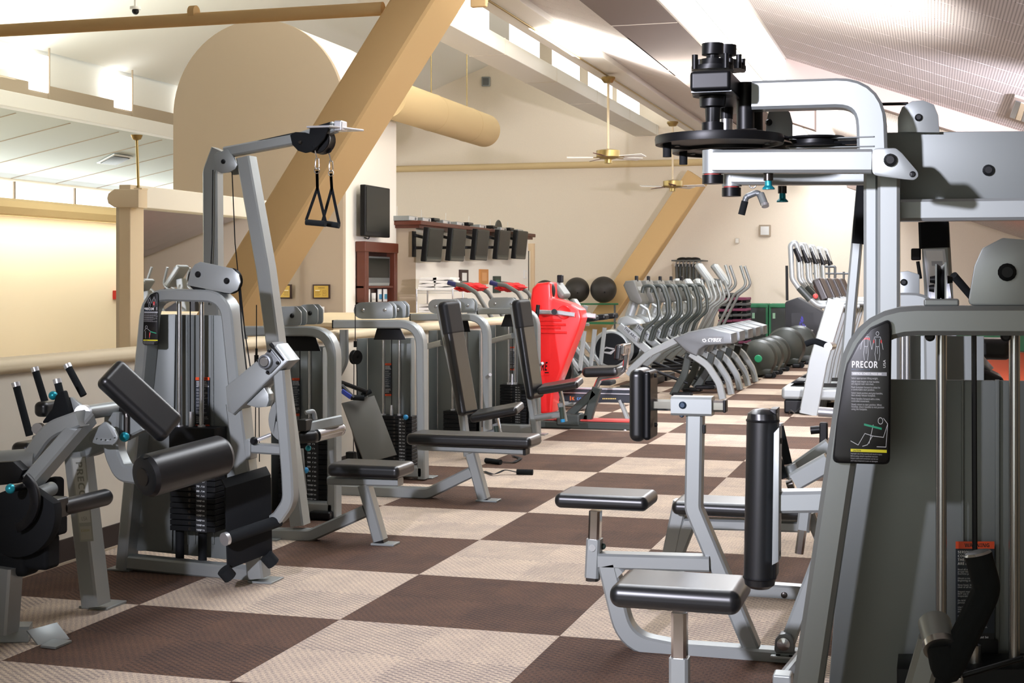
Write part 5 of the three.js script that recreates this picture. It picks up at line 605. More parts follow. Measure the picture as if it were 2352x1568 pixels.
  part(t, 'fixed_handle', rod(pz([[1470, 700], [1488, 712], [1496, 740]], z + 0.2), 0.018, 0.05), M.frame); part(t, 'front_foot', [box(PZ(1420, 905, z).setY(0.05), 0.18, 0.1, 0.66, 0.02)], M.black); part(t, 'lower_rail', [rod(pz([[1470, 838], [1580, 880]], z + 0.1), 0.02, 0, 8), rod(pz([[1470, 850], [1575, 845]], z - 0.1), 0.02, 0, 8)], M.black);
  ['second from the red machine', 'in the middle of its row', 'second from the round ellipticals', 'last in its row before the round ellipticals'].forEach((w, i) => copy(t, 0.01 * i, 0, -0.8 * (i + 1), 'arc trainer with silver arched leg, ' + w));
}
// ---------------------------------------------------------------- ellipticals with round drive covers
{
  const z = -22.15, t = thing('elliptical_trainer', 'elliptical with round dark drive cover and green badge at the aisle end', 'elliptical', V(PY(1740, 875).x, 0, z), 'ellipticals with round covers');
  const c = PZ(1742, 822, z); const r = 0.29; part(t, 'drive_cover', [lathe([[0, 0.2], [r * 0.55, 0.19], [r * 0.9, 0.13], [r, 0.05], [r, -0.05], [r * 0.9, -0.13], [r * 0.55, -0.19], [0, -0.2]], c, AZ, 36), slab([c.clone().add(V(-0.2, -0.1, 0.17)), c.clone().add(V(0.22, -0.16, 0.17)), V(c.x + 0.2, 0.04, z + 0.17), V(c.x + 0.02, 0.04, z + 0.17)], AZ, 0.34, { bevel: 0.03 })], M.oliveDark);
  part(t, 'badge', [lathe([[0, 0.01], [0.05, 0.008], [0.06, 0]], c.clone().add(V(0.02, 0.0, 0.2)), AZ, 20)], std(0x2f9d72, 0.4)); part(t, 'rear_foot', [box(V(c.x + 0.18, 0.03, z), 0.12, 0.06, 0.5, 0.02)], M.black); part(t, 'wheel', [cyl(V(c.x + 0.25, 0.04, z + 0.2), V(c.x + 0.25, 0.04, z + 0.14), 0.04)], M.rubber);
  part(t, 'rail', [bar([V(c.x - 1.5, 0.12, z + 0.2), V(c.x - 0.1, 0.16, z + 0.2)], 0.06, 0.06, AZ)], M.frame); part(t, 'pedal', boardPad(V(c.x - 0.75, 0.3, z + 0.15), V(c.x - 0.35, 0.28, z + 0.15), 0.06, 0.14, AY, 0.02), M.black); part(t, 'pedal', boardPad(V(c.x - 0.95, 0.22, z - 0.15), V(c.x - 0.55, 0.24, z - 0.15), 0.06, 0.14, AY, 0.02), M.black);
  part(t, 'front_column', bar([V(c.x - 1.45, 0.1, z), V(c.x - 1.25, 1.3, z)], 0.12, 0.14, AZ), M.frame); part(t, 'console', boardPad(V(c.x - 1.3, 1.52, z), V(c.x - 1.05, 1.18, z), 0.09, 0.36, V(1, 0.6, 0), 0.03), M.frame);
  for (const dz of [0.28, -0.28]) part(t, 'handlebar', rod([V(c.x - 1.2, 0.55, z + dz), V(c.x - 0.95, 1.05, z + dz), V(c.x - 0.75, 1.2, z + dz), V(c.x - 0.85, 1.5, z + dz * 0.9)], 0.022, 0.12, 12, AZ), M.frame);
  ['second from the arc trainers', 'third from the arc trainers'].forEach((w, i) => copy(t, 0.02 * (i + 1), 0, -0.85 * (i + 1), 'elliptical with round dark drive cover, ' + w));
  const u = copy(t, 0.16, 0, -2.75, 'elliptical with larger round drive cover, nearest the stair machine'); u.scale.setScalar(1.18); const u2 = copy(u, 0.12, 0, -1.1, 'elliptical with larger round drive cover, close to the black stair machine'); u2.scale.setScalar(1.18);
}
// ---------------------------------------------------------------- treadmills on the right
{
  const z = -16.0, t = thing('treadmill', 'silver treadmill nearest the bench with angled grips, broad curved post', 'treadmill', V(PY(1857, 952).x, 0, z), 'treadmills across the aisle'), w = -0.85;
  part(t, 'post', [0, w].map((d) => bar([PZ(1857, 952, z).setY(0.01).add(V(0, 0, d)), ...pz([[1880, 830], [1922, 690]], z).map((p) => p.add(V(0, 0, d)))], 0.2, 0.1, AZ, 0.6)), M.frame);
  part(t, 'deck', [boxx(PZ(1795, 0, z - 0.1).x, 0.1, 0.16, 0.3, z - 0.08, z + w, 0.04)], M.frame); part(t, 'belt_surface', boxx(PZ(1812, 0, z).x, 0.1, 0.3, 0.306, z - 0.2, z + w + 0.12), M.blackMatt); part(t, 'deck_foot', box(V(PZ(1830, 0, z).x, 0.08, z - 0.45), 0.3, 0.15, 0.7, 0.02), M.black); part(t, 'motor_cover', box(V(-0.35, 0.22, z - 0.45), 0.5, 0.35, 0.75, 0.05), M.frame); part(t, 'belt_end', slab(pz([[1815, 880], [1828, 874], [1850, 874], [1845, 880]], z - 0.3), AZ, 0.5), M.black);
  for (const d of [0.02, w - 0.02]) { const q = (l) => pz(l, z).map((p) => p.add(V(0, 0, d))); part(t, 'handrail', rod(q([[1975, 702], [1880, 702], [1840, 668], [1820, 640], [1816, 562], [1828, 556], [1838, 590]]), 0.03, 0.12, 12, AZ), M.frame); part(t, 'grip', cyl(q([[1836, 660]])[0], q([[1862, 688]])[0], 0.04), M.oliveDark); part(t, 'sensor_pad', cyl(q([[1828, 570]])[0], q([[1840, 600]])[0], 0.035), M.black); }
  part(t, 'console', [boardPad(PZ(1878, 640, z + w / 2), PZ(1900, 690, z + w / 2), 0.1, 0.6, V(-1, 0.5, 0), 0.03)], std(0x2a2422, 0.4)); part(t, 'display', boardPad(PZ(1876, 652, z + w / 2), PZ(1884, 672, z + w / 2), 0.07, 0.2, V(-1, 0.5, 0), 0.01), std(0x7a2f1c, 0.4)); part(t, 'stop_key', ball(PZ(1873, 680, z + 0.02), 0.03), M.slatRed); part(t, 'shelf', boxx(PZ(1868, 0, z).x, -0.6, PZ(1900, 700, z).y, PZ(1900, 690, z).y, z, z + w, 0.02), M.frame);
  ['second from the angled bench grips', 'third from the angled bench grips', 'next to the black stair machine'].forEach((l, i) => copy(t, 0.02 * (i + 1), 0, -1.0 * (i + 1), 'silver treadmill with broad curved post, ' + l));
  const c = thing('cable_clip', 'small black wire stand on the carpet at the treadmill post', 'cable', PY(1820, 950)); part(c, 'wire', rod([PY(1812, 950, 0.02), PY(1815, 940, 0.1), PY(1825, 948, 0.03), PY(1838, 938, 0.08)], 0.008, 0.05, 8, AY), M.black);
}
{ // stair machine
  const z = -27.6, t = thing('stair_machine', 'black stair machine with purple triangle print beside the green cabinets', 'stair machine', V(PY(1850, 830).x, 0, z));
  part(t, 'body', slab([...pz([[1803, 696], [1806, 692], [1832, 683], [1920, 735], [1935, 760]], z), PZ(1935, 830, z).setY(0.02), PZ(1803, 830, z).setY(0.02)], AZ, 0.7, { bevel: 0.02 }), std(0x27292e, 0.5)); part(t, 'print', label4(PZ, 1818, 1868, 718, 762, z + 0.004), std(0xffffff, 0.5, 0, { map: canvasTex(256, 224, (g) => { g.fillStyle = '#27292e'; g.fillRect(0, 0, 256, 224); const gr = ['#2a2a8c', '#3b33b0', '#4a3f9e', '#232a70']; for (let i = 0; i < 60; i++) { const y = 30 + rnd() * 120, w = (y - 20) * 0.6; g.fillStyle = gr[i % 4]; g.fillRect(118 + (rnd() - 0.5) * w, y, 10, 14); } g.fillStyle = '#b9c0e8'; for (let x = 40; x < 170; x += 17) g.fillRect(x, 152, 12, 16); g.font = 'bold italic 26px sans-serif'; g.fillStyle = '#e8e8ea'; g.fillText('StairMaster', 116, 214); }) }));
  part(t, 'handrail', rod(pz([[1858, 640], [1935, 690]], z - 0.1), 0.03, 0, 8), M.black); part(t, 'upright', bar(pz([[1808, 690], [1807, 610]], z - 0.5), 0.05, 0.05, AZ), M.black); part(t, 'step', boxx(PZ(1860, 0, z).x, PZ(1930, 0, z).x, 0.4, 0.44, z - 0.1, z - 0.6), M.black);
}
{ // spin bikes
  const z = -16.0, t = thing('spin_bike', 'silver spin bike with lettered fork behind the red arm machine', 'exercise bike', V(PZ(1300, 920, z).x, 0, z), 'spin bikes behind the red machine'), q = (u, v) => PZ(u - 78, v, z);
  part(t, 'frame', [bar([q(1374, 706), q(1340, 800), q(1322, 880)], 0.06, 0.05, AZ, 0.2), bar([q(1348, 770), q(1410, 850)], 0.05, 0.05, AZ), bar([q(1410, 850), q(1420, 760)], 0.05, 0.05, AZ)], M.frame); part(t, 'flywheel', lathe([[0, 0.03], [0.2, 0.03], [0.23, 0.02], [0.23, -0.02], [0.2, -0.03], [0, -0.03]], q(1330, 842), AZ, 36), M.oliveDark); part(t, 'chain_guard', slab([q(1340, 810), q(1320, 838), q(1405, 862), q(1395, 845)], AZ, 0.08), M.oliveDark);
  part(t, 'handlebar', [rod([q(1325, 735), q(1345, 728), q(1385, 726)], 0.02, 0.1), rod([q(1338, 756), q(1345, 750), q(1382, 752)], 0.02, 0.05)], M.frame); part(t, 'seat', boardPad(q(1405, 734), q(1450, 730), 0.07, 0.22, AY, 0.03), M.black); part(t, 'base', [box(V(q(1325, 0).x, 0.05, z), 0.1, 0.1, 0.5, 0.02), box(V(q(1415, 0).x, 0.05, z), 0.1, 0.1, 0.5, 0.02), bar([V(q(1325, 0).x, 0.06, z), V(q(1415, 0).x, 0.06, z)], 0.07, 0.07, AZ)], M.frame);
  part(t, 'crank', [rod([q(1366, 830), q(1380, 858)], 0.018), box(q(1380, 860), 0.12, 0.04, 0.1, 0.01)], M.black); part(t, 'monitor', boardPad(q(1340, 690), q(1354, 712), 0.06, 0.16, V(1, 0.4, 0), 0.02), M.olive); part(t, 'monitor_face', boardPad(q(1345, 690), q(1358, 710), 0.05, 0.12, V(1, 0.4, 0), 0.02), M.frame);
  const [lg, lm] = lettering(PZ(1257, 806, z + 0.03), PZ(1264, 808, z + 0.03), PZ(1276, 776, z + 0.03), PZ(1269, 774, z + 0.03), 64, 256, '#989da1', '#22262a', '', '10px sans-serif', 0, 0); lm.map = canvasTex(64, 256, (g) => { g.fillStyle = '#989da1'; g.fillRect(0, 0, 64, 256); g.save(); g.translate(48, 240); g.rotate(-Math.PI / 2); g.fillStyle = '#22262a'; g.font = 'bold 46px sans-serif'; g.fillText('SPINNER', 0, 0); g.restore(); }); part(t, 'lettering', lg, lm);
  copy(t, -0.02, 0, -0.62, 'silver spin bike between two other spin bikes'); copy(t, -0.04, 0, -1.24, 'silver spin bike closest to the row of arc trainers');
}
{ // stair climbers with long rails near the televisions
  const z = -17.3, t = thing('step_climber', 'step climber with bent grey rails and red cloth draped over, nearer the towel rack', 'step climber', V(PZ(1110, 800, z).x, 0, z), 'step climbers by the television wall'), q = (u, v, d = 0) => PZ(u, v, z).add(V(0, 0, d));
  for (const d of [0.25, -0.25]) part(t, 'rail', rod([q(1044, 650, d), q(1080, 655, d), q(1108, 672, d), q(1150, 740, d), q(1150, 740, d).setY(0.05)], 0.028, 0.12, 12, AZ), M.olive);
  part(t, 'console', [slab([q(1040, 697, 0.2), q(1050, 686, 0.2), q(1062, 684, 0.2), q(1104, 706, 0.2), q(1102, 714, 0.2), q(1060, 698, 0.2)], AZ, 0.4, { bevel: 0.015 })], M.frame); part(t, 'mast', bar([q(1085, 705), q(1110, 800).setY(0.05)], 0.12, 0.14, AZ), M.frame); part(t, 'base', box(V(q(1105, 0).x, 0.12, z), 1.0, 0.24, 0.6, 0.06), M.frameDark); part(t, 'pedal', box(V(q(1140, 0).x, 0.35, z + 0.15), 0.35, 0.06, 0.16, 0.02), M.black); part(t, 'pedal', box(V(q(1140, 0).x, 0.45, z - 0.15), 0.35, 0.06, 0.16, 0.02), M.black); part(t, 'sensor', cyl(q(1044, 648, 0.25), q(1062, 654, 0.25), 0.034), std(0x1e2450, 0.4));
  const cl = thing('red_cloth', 'crumpled red cloth hanging over the near step climber', 'cloth', q(1070, 668)); const g = new THREE.SphereGeometry(0.3, 28, 14); const pp = g.attributes.position; for (let i = 0; i < pp.count; i++) { const k = 1 + 0.16 * Math.sin(pp.getX(i) * 42) * Math.cos(pp.getY(i) * 30 + pp.getX(i) * 13); pp.setXYZ(i, pp.getX(i) * k * 0.7, pp.getY(i) * k * 0.2, pp.getZ(i) * k * 0.8); } const c0 = q(1076, 660, -0.1); g.translate(c0.x, c0.y, c0.z); part(cl, 'cloth', fin(g, 0.8), std(0xc91f1f, 0.9));
  copy(cl, 0.3, 0, -0.8, 'crumpled red cloth hanging over the far step climber'); copy(t, 0.28, 0.0, -0.9, 'step climber with bent grey rails beside the other climber, nearer the door');
}


// ---------------------------------------------------------------- televisions and things on the partition
{
  const { xp, xq, zt, ze, yt, xr } = globalThis.PT, S = [993, 1047, 1102, 1152, 1193], nth = ['end nearest the framed niche', 'second from the niche', 'middle of the row', 'second from the door', 'end nearest the door'];
  const mk = (u, lab, W = 0.74, H = 0.56) => { const c = PX(u, 562, xp + 0.28), t = thing('television', lab, 'television', V(xp, c.y, c.z), 'televisions on the partition'); const R = new THREE.Matrix4().makeRotationFromEuler(new THREE.Euler(0, 0, -0.1, 'XYZ')), put = (g) => { g.applyMatrix4(R); g.translate(c.x, c.y, c.z); return fin(g, 0.5); };
    part(t, 'casing', put(new RoundedBoxGeometry(0.09, H, W, 2, 0.012)), M.black); part(t, 'bezel', put(new THREE.BoxGeometry(0.012, H - 0.02, W - 0.02).translate(0.045, 0, 0)), M.oliveDark); part(t, 'screen', put(new THREE.BoxGeometry(0.004, H * 0.8, W * 0.9).translate(0.053, 0.03, 0)), M.screen); part(t, 'speaker_bar', put(new THREE.BoxGeometry(0.01, 0.04, W * 0.9).translate(0.052, -H * 0.44, 0)), M.olive);
    part(t, 'wall_arm', [bar([V(xp, c.y + 0.16, c.z + 0.12), V(c.x - 0.05, c.y + 0.1, c.z + 0.05)], 0.05, 0.04, AZ), bar([V(xp, c.y - 0.05, c.z + 0.12), V(c.x - 0.05, c.y - 0.05, c.z + 0.05)], 0.05, 0.04, AZ), boxx(xp, xp + 0.02, c.y - 0.2, c.y + 0.22, c.z + 0.06, c.z + 0.2)], M.black); return t; };
  S.forEach((u, i) => mk(u, 'flat black television tilted on the partition wall, ' + nth[i]));
  // receivers
  const rc = [[930, 498, 1], [962, 503, 1], [985, 505, 0], [1008, 508, 1], [1040, 509, 1], [1064, 514, 0], [1092, 519, 1], [1120, 519, 0], [1140, 524, 1], [1160, 524, 0], [1180, 529, 1]];
  rc.forEach(([u, v, big], i) => { const x = xp - 0.2, p = PX(u, v, x), y = yt + 0.12, t = thing('receiver_box', ['silver receiver box on the partition cap at the niche end', 'silver receiver box next to the end one on the partition cap', 'small black receiver on the partition cap above the first television', 'silver receiver box on the partition cap above the gap between televisions', 'silver receiver box on the partition cap above the second television', 'small black receiver on the partition cap past the second television', 'silver receiver box on the partition cap above the middle television', 'small black receiver on the partition cap past the middle television', 'silver receiver box on the partition cap above the fourth television', 'small black receiver on the partition cap by the round dish', 'silver receiver box on the partition cap at the door end'][i], 'receiver', V(x, y, p.z), 'receivers on the partition cap');
    part(t, 'case', box(V(x, y + (big ? 0.04 : 0.07), p.z), 0.3, big ? 0.08 : 0.05, big ? 0.4 : 0.3, 0.008), big ? M.frame : M.black); part(t, 'front_panel', box(V(x + 0.152, y + (big ? 0.04 : 0.07), p.z), 0.006, big ? 0.06 : 0.03, big ? 0.36 : 0.26, 0.002), big ? M.alu : M.oliveDark); if (big) part(t, 'dial', cyl(V(x + 0.15, y + 0.04, p.z - 0.08), V(x + 0.168, y + 0.04, p.z - 0.08), 0.022), M.frameDark); else part(t, 'base', box(V(x, y + 0.022, p.z), 0.2, 0.044, 0.2, 0.004), M.black); if (i % 2 === 0) part(t, 'antenna', cyl(V(x - 0.1, y + 0.05, p.z + 0.1), V(x - 0.1, y + 0.24, p.z + 0.1), 0.004), M.white); });
  const dd = thing('dish_clock', 'round dark dish standing behind the receivers on the partition cap', 'dish', V(xp - 0.44, yt + 0.12, PX(1145, 520, xp - 0.44).z)); part(dd, 'disc', cyl(dd.position.clone().add(V(-0.02, 0.06, 0)), dd.position.clone().add(V(0.02, 0.06, 0)), 0.2), M.oliveDark); part(dd, 'rim', fin(new THREE.TorusGeometry(0.2, 0.015, 8, 30).rotateY(Math.PI / 2).translate(dd.position.x, dd.position.y + 0.06, dd.position.z), 1), M.olive);
  // side wall of the arch block: television, wooden niche
  const X = xr; { const c = PX(862, 486, X + 0.16), t = thing('television', 'large black television on the white wall above the wooden niche', 'television', V(X, c.y, c.z)); part(t, 'casing', box(c, 0.09, 0.78, 1.02, 0.015), M.black); part(t, 'screen', box(c.clone().add(V(0.047, 0.02, 0)), 0.006, 0.68, 0.94, 0.002), M.screen); part(t, 'wall_arm', [box(c.clone().add(V(-0.1, 0, 0.1)), 0.14, 0.1, 0.1, 0.01), box(c.clone().add(V(-0.1, 0, -0.1)), 0.14, 0.1, 0.1, 0.01)], M.black); part(t, 'power_cord', rod([c.clone().add(V(-0.06, -0.38, 0.1)), c.clone().add(V(-0.1, -0.43, 0.02)), c.clone().add(V(-0.13, -0.4, 0.12))], 0.008, 0.03, 6, AX), M.black);
    const a = PX(817, 557, X), b = PX(892, 720, X), n = thing('wooden_niche', 'dark red wooden framed niche holding a small television and leaflets', 'niche', V(X, b.y, (a.z + b.z) / 2)); const z0 = a.z, z1 = b.z, y1 = a.y, y0 = b.y - 0.1;
    part(n, 'back_panel', boxx(X, X + 0.02, y0, y1, z0, z1), M.woodDark); part(n, 'frame', [boxx(X, X + 0.16, y0, y1, z0, z0 - 0.14, 0.01), boxx(X, X + 0.16, y0, y1, z1 + 0.12, z1, 0.01), boxx(X, X + 0.17, y1 - 0.14, y1 + 0.02, z0 + 0.02, z1 - 0.02, 0.015)], M.wood); part(n, 'shelf', [boxx(X, X + 0.13, y0 + 0.52, y0 + 0.55, z0, z1)], M.wood); part(n, 'shelf', [boxx(X, X + 0.13, y0 + 0.28, y0 + 0.3, z0, z1)], M.wood);
    const zc = (z0 + z1) / 2, tv = thing('small_television', 'small silver edged television standing in the wooden niche', 'television', V(X + 0.1, y0 + 0.55, zc)); part(tv, 'casing', boxx(X + 0.03, X + 0.1, y0 + 0.58, y1 - 0.2, z0 - 0.2, z1 + 0.18, 0.01), M.frameDark); part(tv, 'screen', boxx(X + 0.1, X + 0.106, y0 + 0.68, y1 - 0.23, z0 - 0.24, z1 + 0.22), M.screen); part(tv, 'stand', boxx(X + 0.04, X + 0.12, y0 + 0.55, y0 + 0.6, z0 - 0.25, z1 + 0.25, 0.01), M.frame);
    [0.18, 0.38, 0.6, 0.8].forEach((k, i) => { const zz = z0 + (z1 - z0) * (0.1 + 0.85 * k), l = thing('leaflet_holder', ['white leaflet holder at the edge of the niche shelf', 'small curled white leaflet beside the first holder', 'blue and white leaflet holder in the niche', 'blue and white leaflet holder next to the niche frame'][i], 'leaflets', V(X + 0.09, y0 + 0.3, zz), 'leaflets in the niche'); part(l, 'sheet', [slab([V(X + 0.07, y0 + 0.3, zz + 0.07), V(X + 0.07, y0 + 0.3, zz - 0.07), V(X + 0.05, y0 + (i === 1 ? 0.44 : 0.5), zz - 0.07), V(X + 0.05, y0 + (i === 1 ? 0.44 : 0.5), zz + 0.07)], AX, 0.02)], M.white); part(l, 'print', box(V(X + 0.075, y0 + 0.38, zz), 0.006, 0.08, 0.1, 0.002), std([0xd8dcdc, 0xdedede, 0x3f7fa6, 0x3f86a0][i], 0.6)); }); }
  { const z = -19.48, t = thing('gold_plaque', 'gold printed plaque in a dark frame on the tan arch wall', 'plaque', PZ(737, 686, z)); plateZ(t, 'frame', [[718, 653], [757, 653], [757, 686], [718, 686]], z + 0.03, 0.03, M.woodDark); part(t, 'print', label4(PZ, 721, 754, 656, 683, z + 0.033), std(0xffffff, 0.5, 0.2, { map: canvasTex(256, 208, (g) => { g.fillStyle = '#c9a648'; g.fillRect(0, 0, 256, 208); g.fillStyle = '#6d5520'; for (let x = 80; x < 180; x += 14) g.fillRect(x, 30, 10, 14); g.fillStyle = '#f2e7c0'; g.fillRect(24, 76, 80, 14); g.fillStyle = '#6d5520'; for (let i = 0; i < 5; i++) for (let x = 24; x < 110 - (i % 3) * 8; x += 20) g.fillRect(x, 98 + i * 18, 15, 6); g.strokeStyle = '#6d5520'; g.lineWidth = 4; g.strokeRect(158, 86, 60, 90); g.strokeRect(176, 110, 24, 34); }) }));
    const w = thing('light_switch', 'white double switch plate low on the tan arch wall', 'switch', PZ(738, 722, z)); plateZ(w, 'plate', [[733, 704], [744, 704], [744, 727], [733, 727]], z + 0.02, 0.015, M.white); part(w, 'rocker', [box(PZ(738, 712, z + 0.025), 0.03, 0.04, 0.01, 0.002), box(PZ(738, 721, z + 0.025), 0.03, 0.04, 0.01, 0.002)], M.wallWhite); }
  // rack with towels
  { const z = -20.9, x0 = PZ(957, 0, z).x, x1 = PZ(1040, 0, z).x, t = thing('wire_rack', 'chrome wire shelf rack below the televisions stacked with white towels', 'shelf rack', V((x0 + x1) / 2, 0, z)), d = 0.5, ys = [PZ(1000, 668, z).y, PZ(1000, 722, z).y, 0.3];
    part(t, 'post', [[x0, z], [x1, z], [x0, z - d], [x1, z - d]].map(([x, zz]) => cyl(V(x, 0, zz), V(x, ys[0] + 0.03, zz), 0.013)), M.alu); ys.forEach((y) => part(t, 'shelf', [cyl(V(x0, y, z), V(x1, y, z), 0.008), cyl(V(x0, y - 0.03, z), V(x1, y - 0.03, z), 0.006), cyl(V(x0, y, z - d), V(x1, y, z - d), 0.008), ...Array.from({ length: 12 }, (_, i) => cyl(V(x0 + (x1 - x0) * i / 11, y, z), V(x0 + (x1 - x0) * i / 11, y, z - d), 0.004, 0.004, 6))], M.alu));
    const tw = (x, y, w, k, lab) => { const o = thing('folded_towel', lab, 'towel', V(x, y, z - 0.25), 'white towels on the wire rack'); const g = new THREE.BoxGeometry(w, 0.045, 0.44, 10, 2, 10), p = g.attributes.position; for (let i = 0; i < p.count; i++) { const a = p.getX(i) * 21 + k, b = p.getZ(i) * 17 + k * 2; p.setY(i, p.getY(i) * (0.9 + 0.2 * Math.sin(a) * Math.cos(b)) + 0.004 * Math.sin(a * 0.7 + b)); } g.translate(x, y + 0.028, z - 0.25); part(o, 'cloth', fin(g, 1), M.cloth); };
    for (let k = 0; k < 4; k++) { tw(x0 + 0.15 + 0.01 * k, ys[0] + 0.01 + 0.052 * k, 0.28, k, 'white towel in the pile nearer the niche on the top rack shelf'); tw(x1 - 0.16 - 0.012 * k, ys[0] + 0.01 + 0.052 * k, 0.29, k + 5, 'white towel in the pile nearer the step climbers on the top rack shelf'); } for (let k = 0; k < 3; k++) tw(x0 + 0.16, ys[1] + 0.01 + 0.052 * k, 0.27, k + 9, 'white towel in the pile on the lower rack shelf'); }
  const xw = xp + 0.012; const fr = (name, lab, cat, a, b, m, m2) => { const A = PX(...a, xw), B = PX(...b, xw), t = thing(name, lab, cat, V(xw, B.y, A.z)); part(t, 'frame', boxx(xp, xp + 0.03, B.y, A.y, A.z, B.z, 0.004), m); const i = 0.22; part(t, 'sheet', boxx(xp + 0.03, xp + 0.033, B.y + (A.y - B.y) * i, A.y - (A.y - B.y) * i, A.z + (B.z - A.z) * i, B.z - (B.z - A.z) * i), m2); };
  fr('picture_frame', 'dark gold framed notice below the third television', 'frame', [1055, 619], [1074, 652], M.woodDark, M.white); fr('wooden_holder', 'orange wooden leaflet holder below the fourth television', 'holder', [1101, 618], [1120, 652], std(0xc98a4a, 0.6), std(0xd9a06a, 0.6)); fr('soap_dispenser', 'dark green bottle shaped dispenser on the partition wall', 'dispenser', [1133, 634], [1149, 672], M.greenDark, M.green); fr('wall_notice', 'small white notice at the door end of the partition', 'notice', [1203, 620], [1209, 640], M.white, M.wallWhite);
  // door past the partition
  const dz = -29.8; struct('door_1', [slab(pz([[1207, 575], [1214, 575], [1214, 800], [1207, 800]], dz), AZ, 0.05)], M.olive); struct('trim_22', [slab(pz([[1205, 559], [1226, 559], [1226, 800], [1218, 800], [1218, 576], [1205, 576]], dz + 0.03), AZ, 0.1)], M.beamPale);
}
// ---------------------------------------------------------------- things along the far wall
{
  for (const [u, v, r, l] of [[1325, 666, 29, 'dark grey stability ball on the rack, with another ball leaning at its side'], [1386, 665, 30, 'dark grey stability ball with faint print, against the far diagonal strut'], [1252, 669, 26, 'dark grey stability ball half hidden behind the red machine']]) { const z = -33.2, c = PZ(u, v, z), R = r * 34.5 / FOC, t = thing('stability_ball', l, 'ball', V(c.x, c.y - R, z), 'stability balls'); part(t, 'ball', ball(c, R, 1, 1, 1, 36), M.ballGrey); part(t, 'valve', ball(c.clone().add(V(R * 0.3, -R * 0.2, R * 0.93)), 0.02), M.black); }
  { const z = -33.2, t = thing('ball_rack', 'low green and steel rack carrying the stability balls', 'rack', PZ(1340, 860, z).setY(0)); const y = PZ(1340, 700, z).y; part(t, 'rail', [cyl(PZ(1225, 698, z + 0.18), PZ(1420, 698, z + 0.18), 0.02), cyl(PZ(1225, 698, z - 0.18), PZ(1420, 698, z - 0.18), 0.02)], M.green); part(t, 'leg', [1230, 1320, 1412].map((u) => cyl(PZ(u, 690, z).setY(0), PZ(u, 700, z), 0.025)), M.frameDark); part(t, 'lower_shelf', boxx(PZ(1230, 0, z).x, PZ(1412, 0, z).x, y * 0.5, y * 0.5 + 0.05, z + 0.2, z - 0.2), M.green); }
  { const z = -34.4, t = thing('mat_hanger', 'wall rack with dark exercise mats hanging side by side', 'mat rack', PZ(1583, 600, z)); part(t, 'shelf', [boxx(PZ(1547, 0, z).x, PZ(1619, 0, z).x, PZ(1580, 600, z).y, PZ(1580, 597, z).y, z + 0.3, z - 0.5)], M.olive); part(t, 'cloth_heap', [0, 1, 2].map((i) => ball(PZ(1568 + i * 14, 596, z), 0.12, 1.2, 0.5, 1)), M.black); for (let i = 0; i < 8; i++) part(t, 'hook', rod(pz([[1554 + i * 8, 600], [1552 + i * 8, 606], [1551 + i * 8, 612]], z + 0.1), 0.02, 0.05, 6), M.steel);
    for (let i = 0; i < 8; i++) { const m = thing('exercise_mat', 'dark exercise mat hanging from the wall rack', 'mat', PZ(1553 + i * 8, 690, z), 'mats on the wall rack'); part(m, 'mat', [slab(pz([[1550 + i * 8, 606], [1556 + i * 8, 606], [1558 + i * 7, 672], [1552 + i * 7, 672]], z + 0.1 - 0.02 * (i % 3)), AZ, 0.12, { bevel: 0.02 })], i % 2 ? M.oliveDark : M.olive); } }
  for (const [u0, u1, v0, n, l] of [[1656, 1688, 672, 10, 'taller stack of aerobic steps'], [1688, 1720, 682, 9, 'lower stack of aerobic steps beside the green cabinets']]) for (let i = 0; i < n; i++) { const z = -33, a = PZ(u0, 0, z).x, b = PZ(u1, 0, z).x, h = PZ(1680, v0, z).y / n, t = thing('aerobic_step', (i % 2 ? 'grey' : 'maroon edged') + ' step in the ' + l, 'aerobic step', V((a + b) / 2, h * i, z), 'stacked aerobic steps'); part(t, 'platform', box(V((a + b) / 2, h * (i + 0.7), z), b - a, h * 0.5, 0.9, 0.015), i % 2 ? M.stepGrey : M.purple); part(t, 'riser', [box(V(a + 0.06, h * (i + 0.24), z), 0.1, h * 0.46, 0.8, 0.01), box(V(b - 0.06, h * (i + 0.24), z), 0.1, h * 0.46, 0.8, 0.01)], M.blackMatt); }
  for (const [u0, u1, l] of [[1719, 1764, 'dark cabinet with green edges beside the stacked steps'], [1766, 1811, 'dark cabinet with green edges beside the stair machine']]) { const z = -33.6, a = PZ(u0, 0, z).x, b = PZ(u1, 0, z).x, y = PZ(1740, 697, z).y, t = thing('green_cabinet', l, 'cabinet', V((a + b) / 2, 0, z)); part(t, 'body', boxx(a, b, 0, y - 0.05, z, z - 0.6, 0.02), M.oliveDark); part(t, 'lid', boxx(a, b, y - 0.1, y, z + 0.03, z - 0.62, 0.03), M.green); part(t, 'edge', [boxx(a, a + 0.05, 0, y, z + 0.02, z), boxx(b - 0.05, b, 0, y, z + 0.02, z)], M.green); part(t, 'tag', boxx(a + 0.09, a + 0.15, y - 0.35, y - 0.22, z + 0.02, z), std(0x9fc9a8, 0.6)); }
  { const z = -33.4, t = thing('barrier_rack', 'grey tube barrier rack standing at the far wall', 'rack', PZ(1910, 780, z).setY(0)); part(t, 'tube', [rod([PZ(1874, 780, z).setY(0), ...pz([[1874, 614], [1876, 612], [1916, 612], [1918, 614]], z), PZ(1918, 780, z).setY(0)], 0.03, 0, 8, AZ), cyl(PZ(1850, 628, z), PZ(1958, 628, z), 0.022), cyl(PZ(1904, 614, z), PZ(1904, 780, z).setY(0), 0.025), cyl(PZ(1938, 624, z), PZ(1938, 780, z).setY(0), 0.025), cyl(PZ(1886, 614, z), PZ(1886, 780, z).setY(0), 0.02)], M.frameDark); }
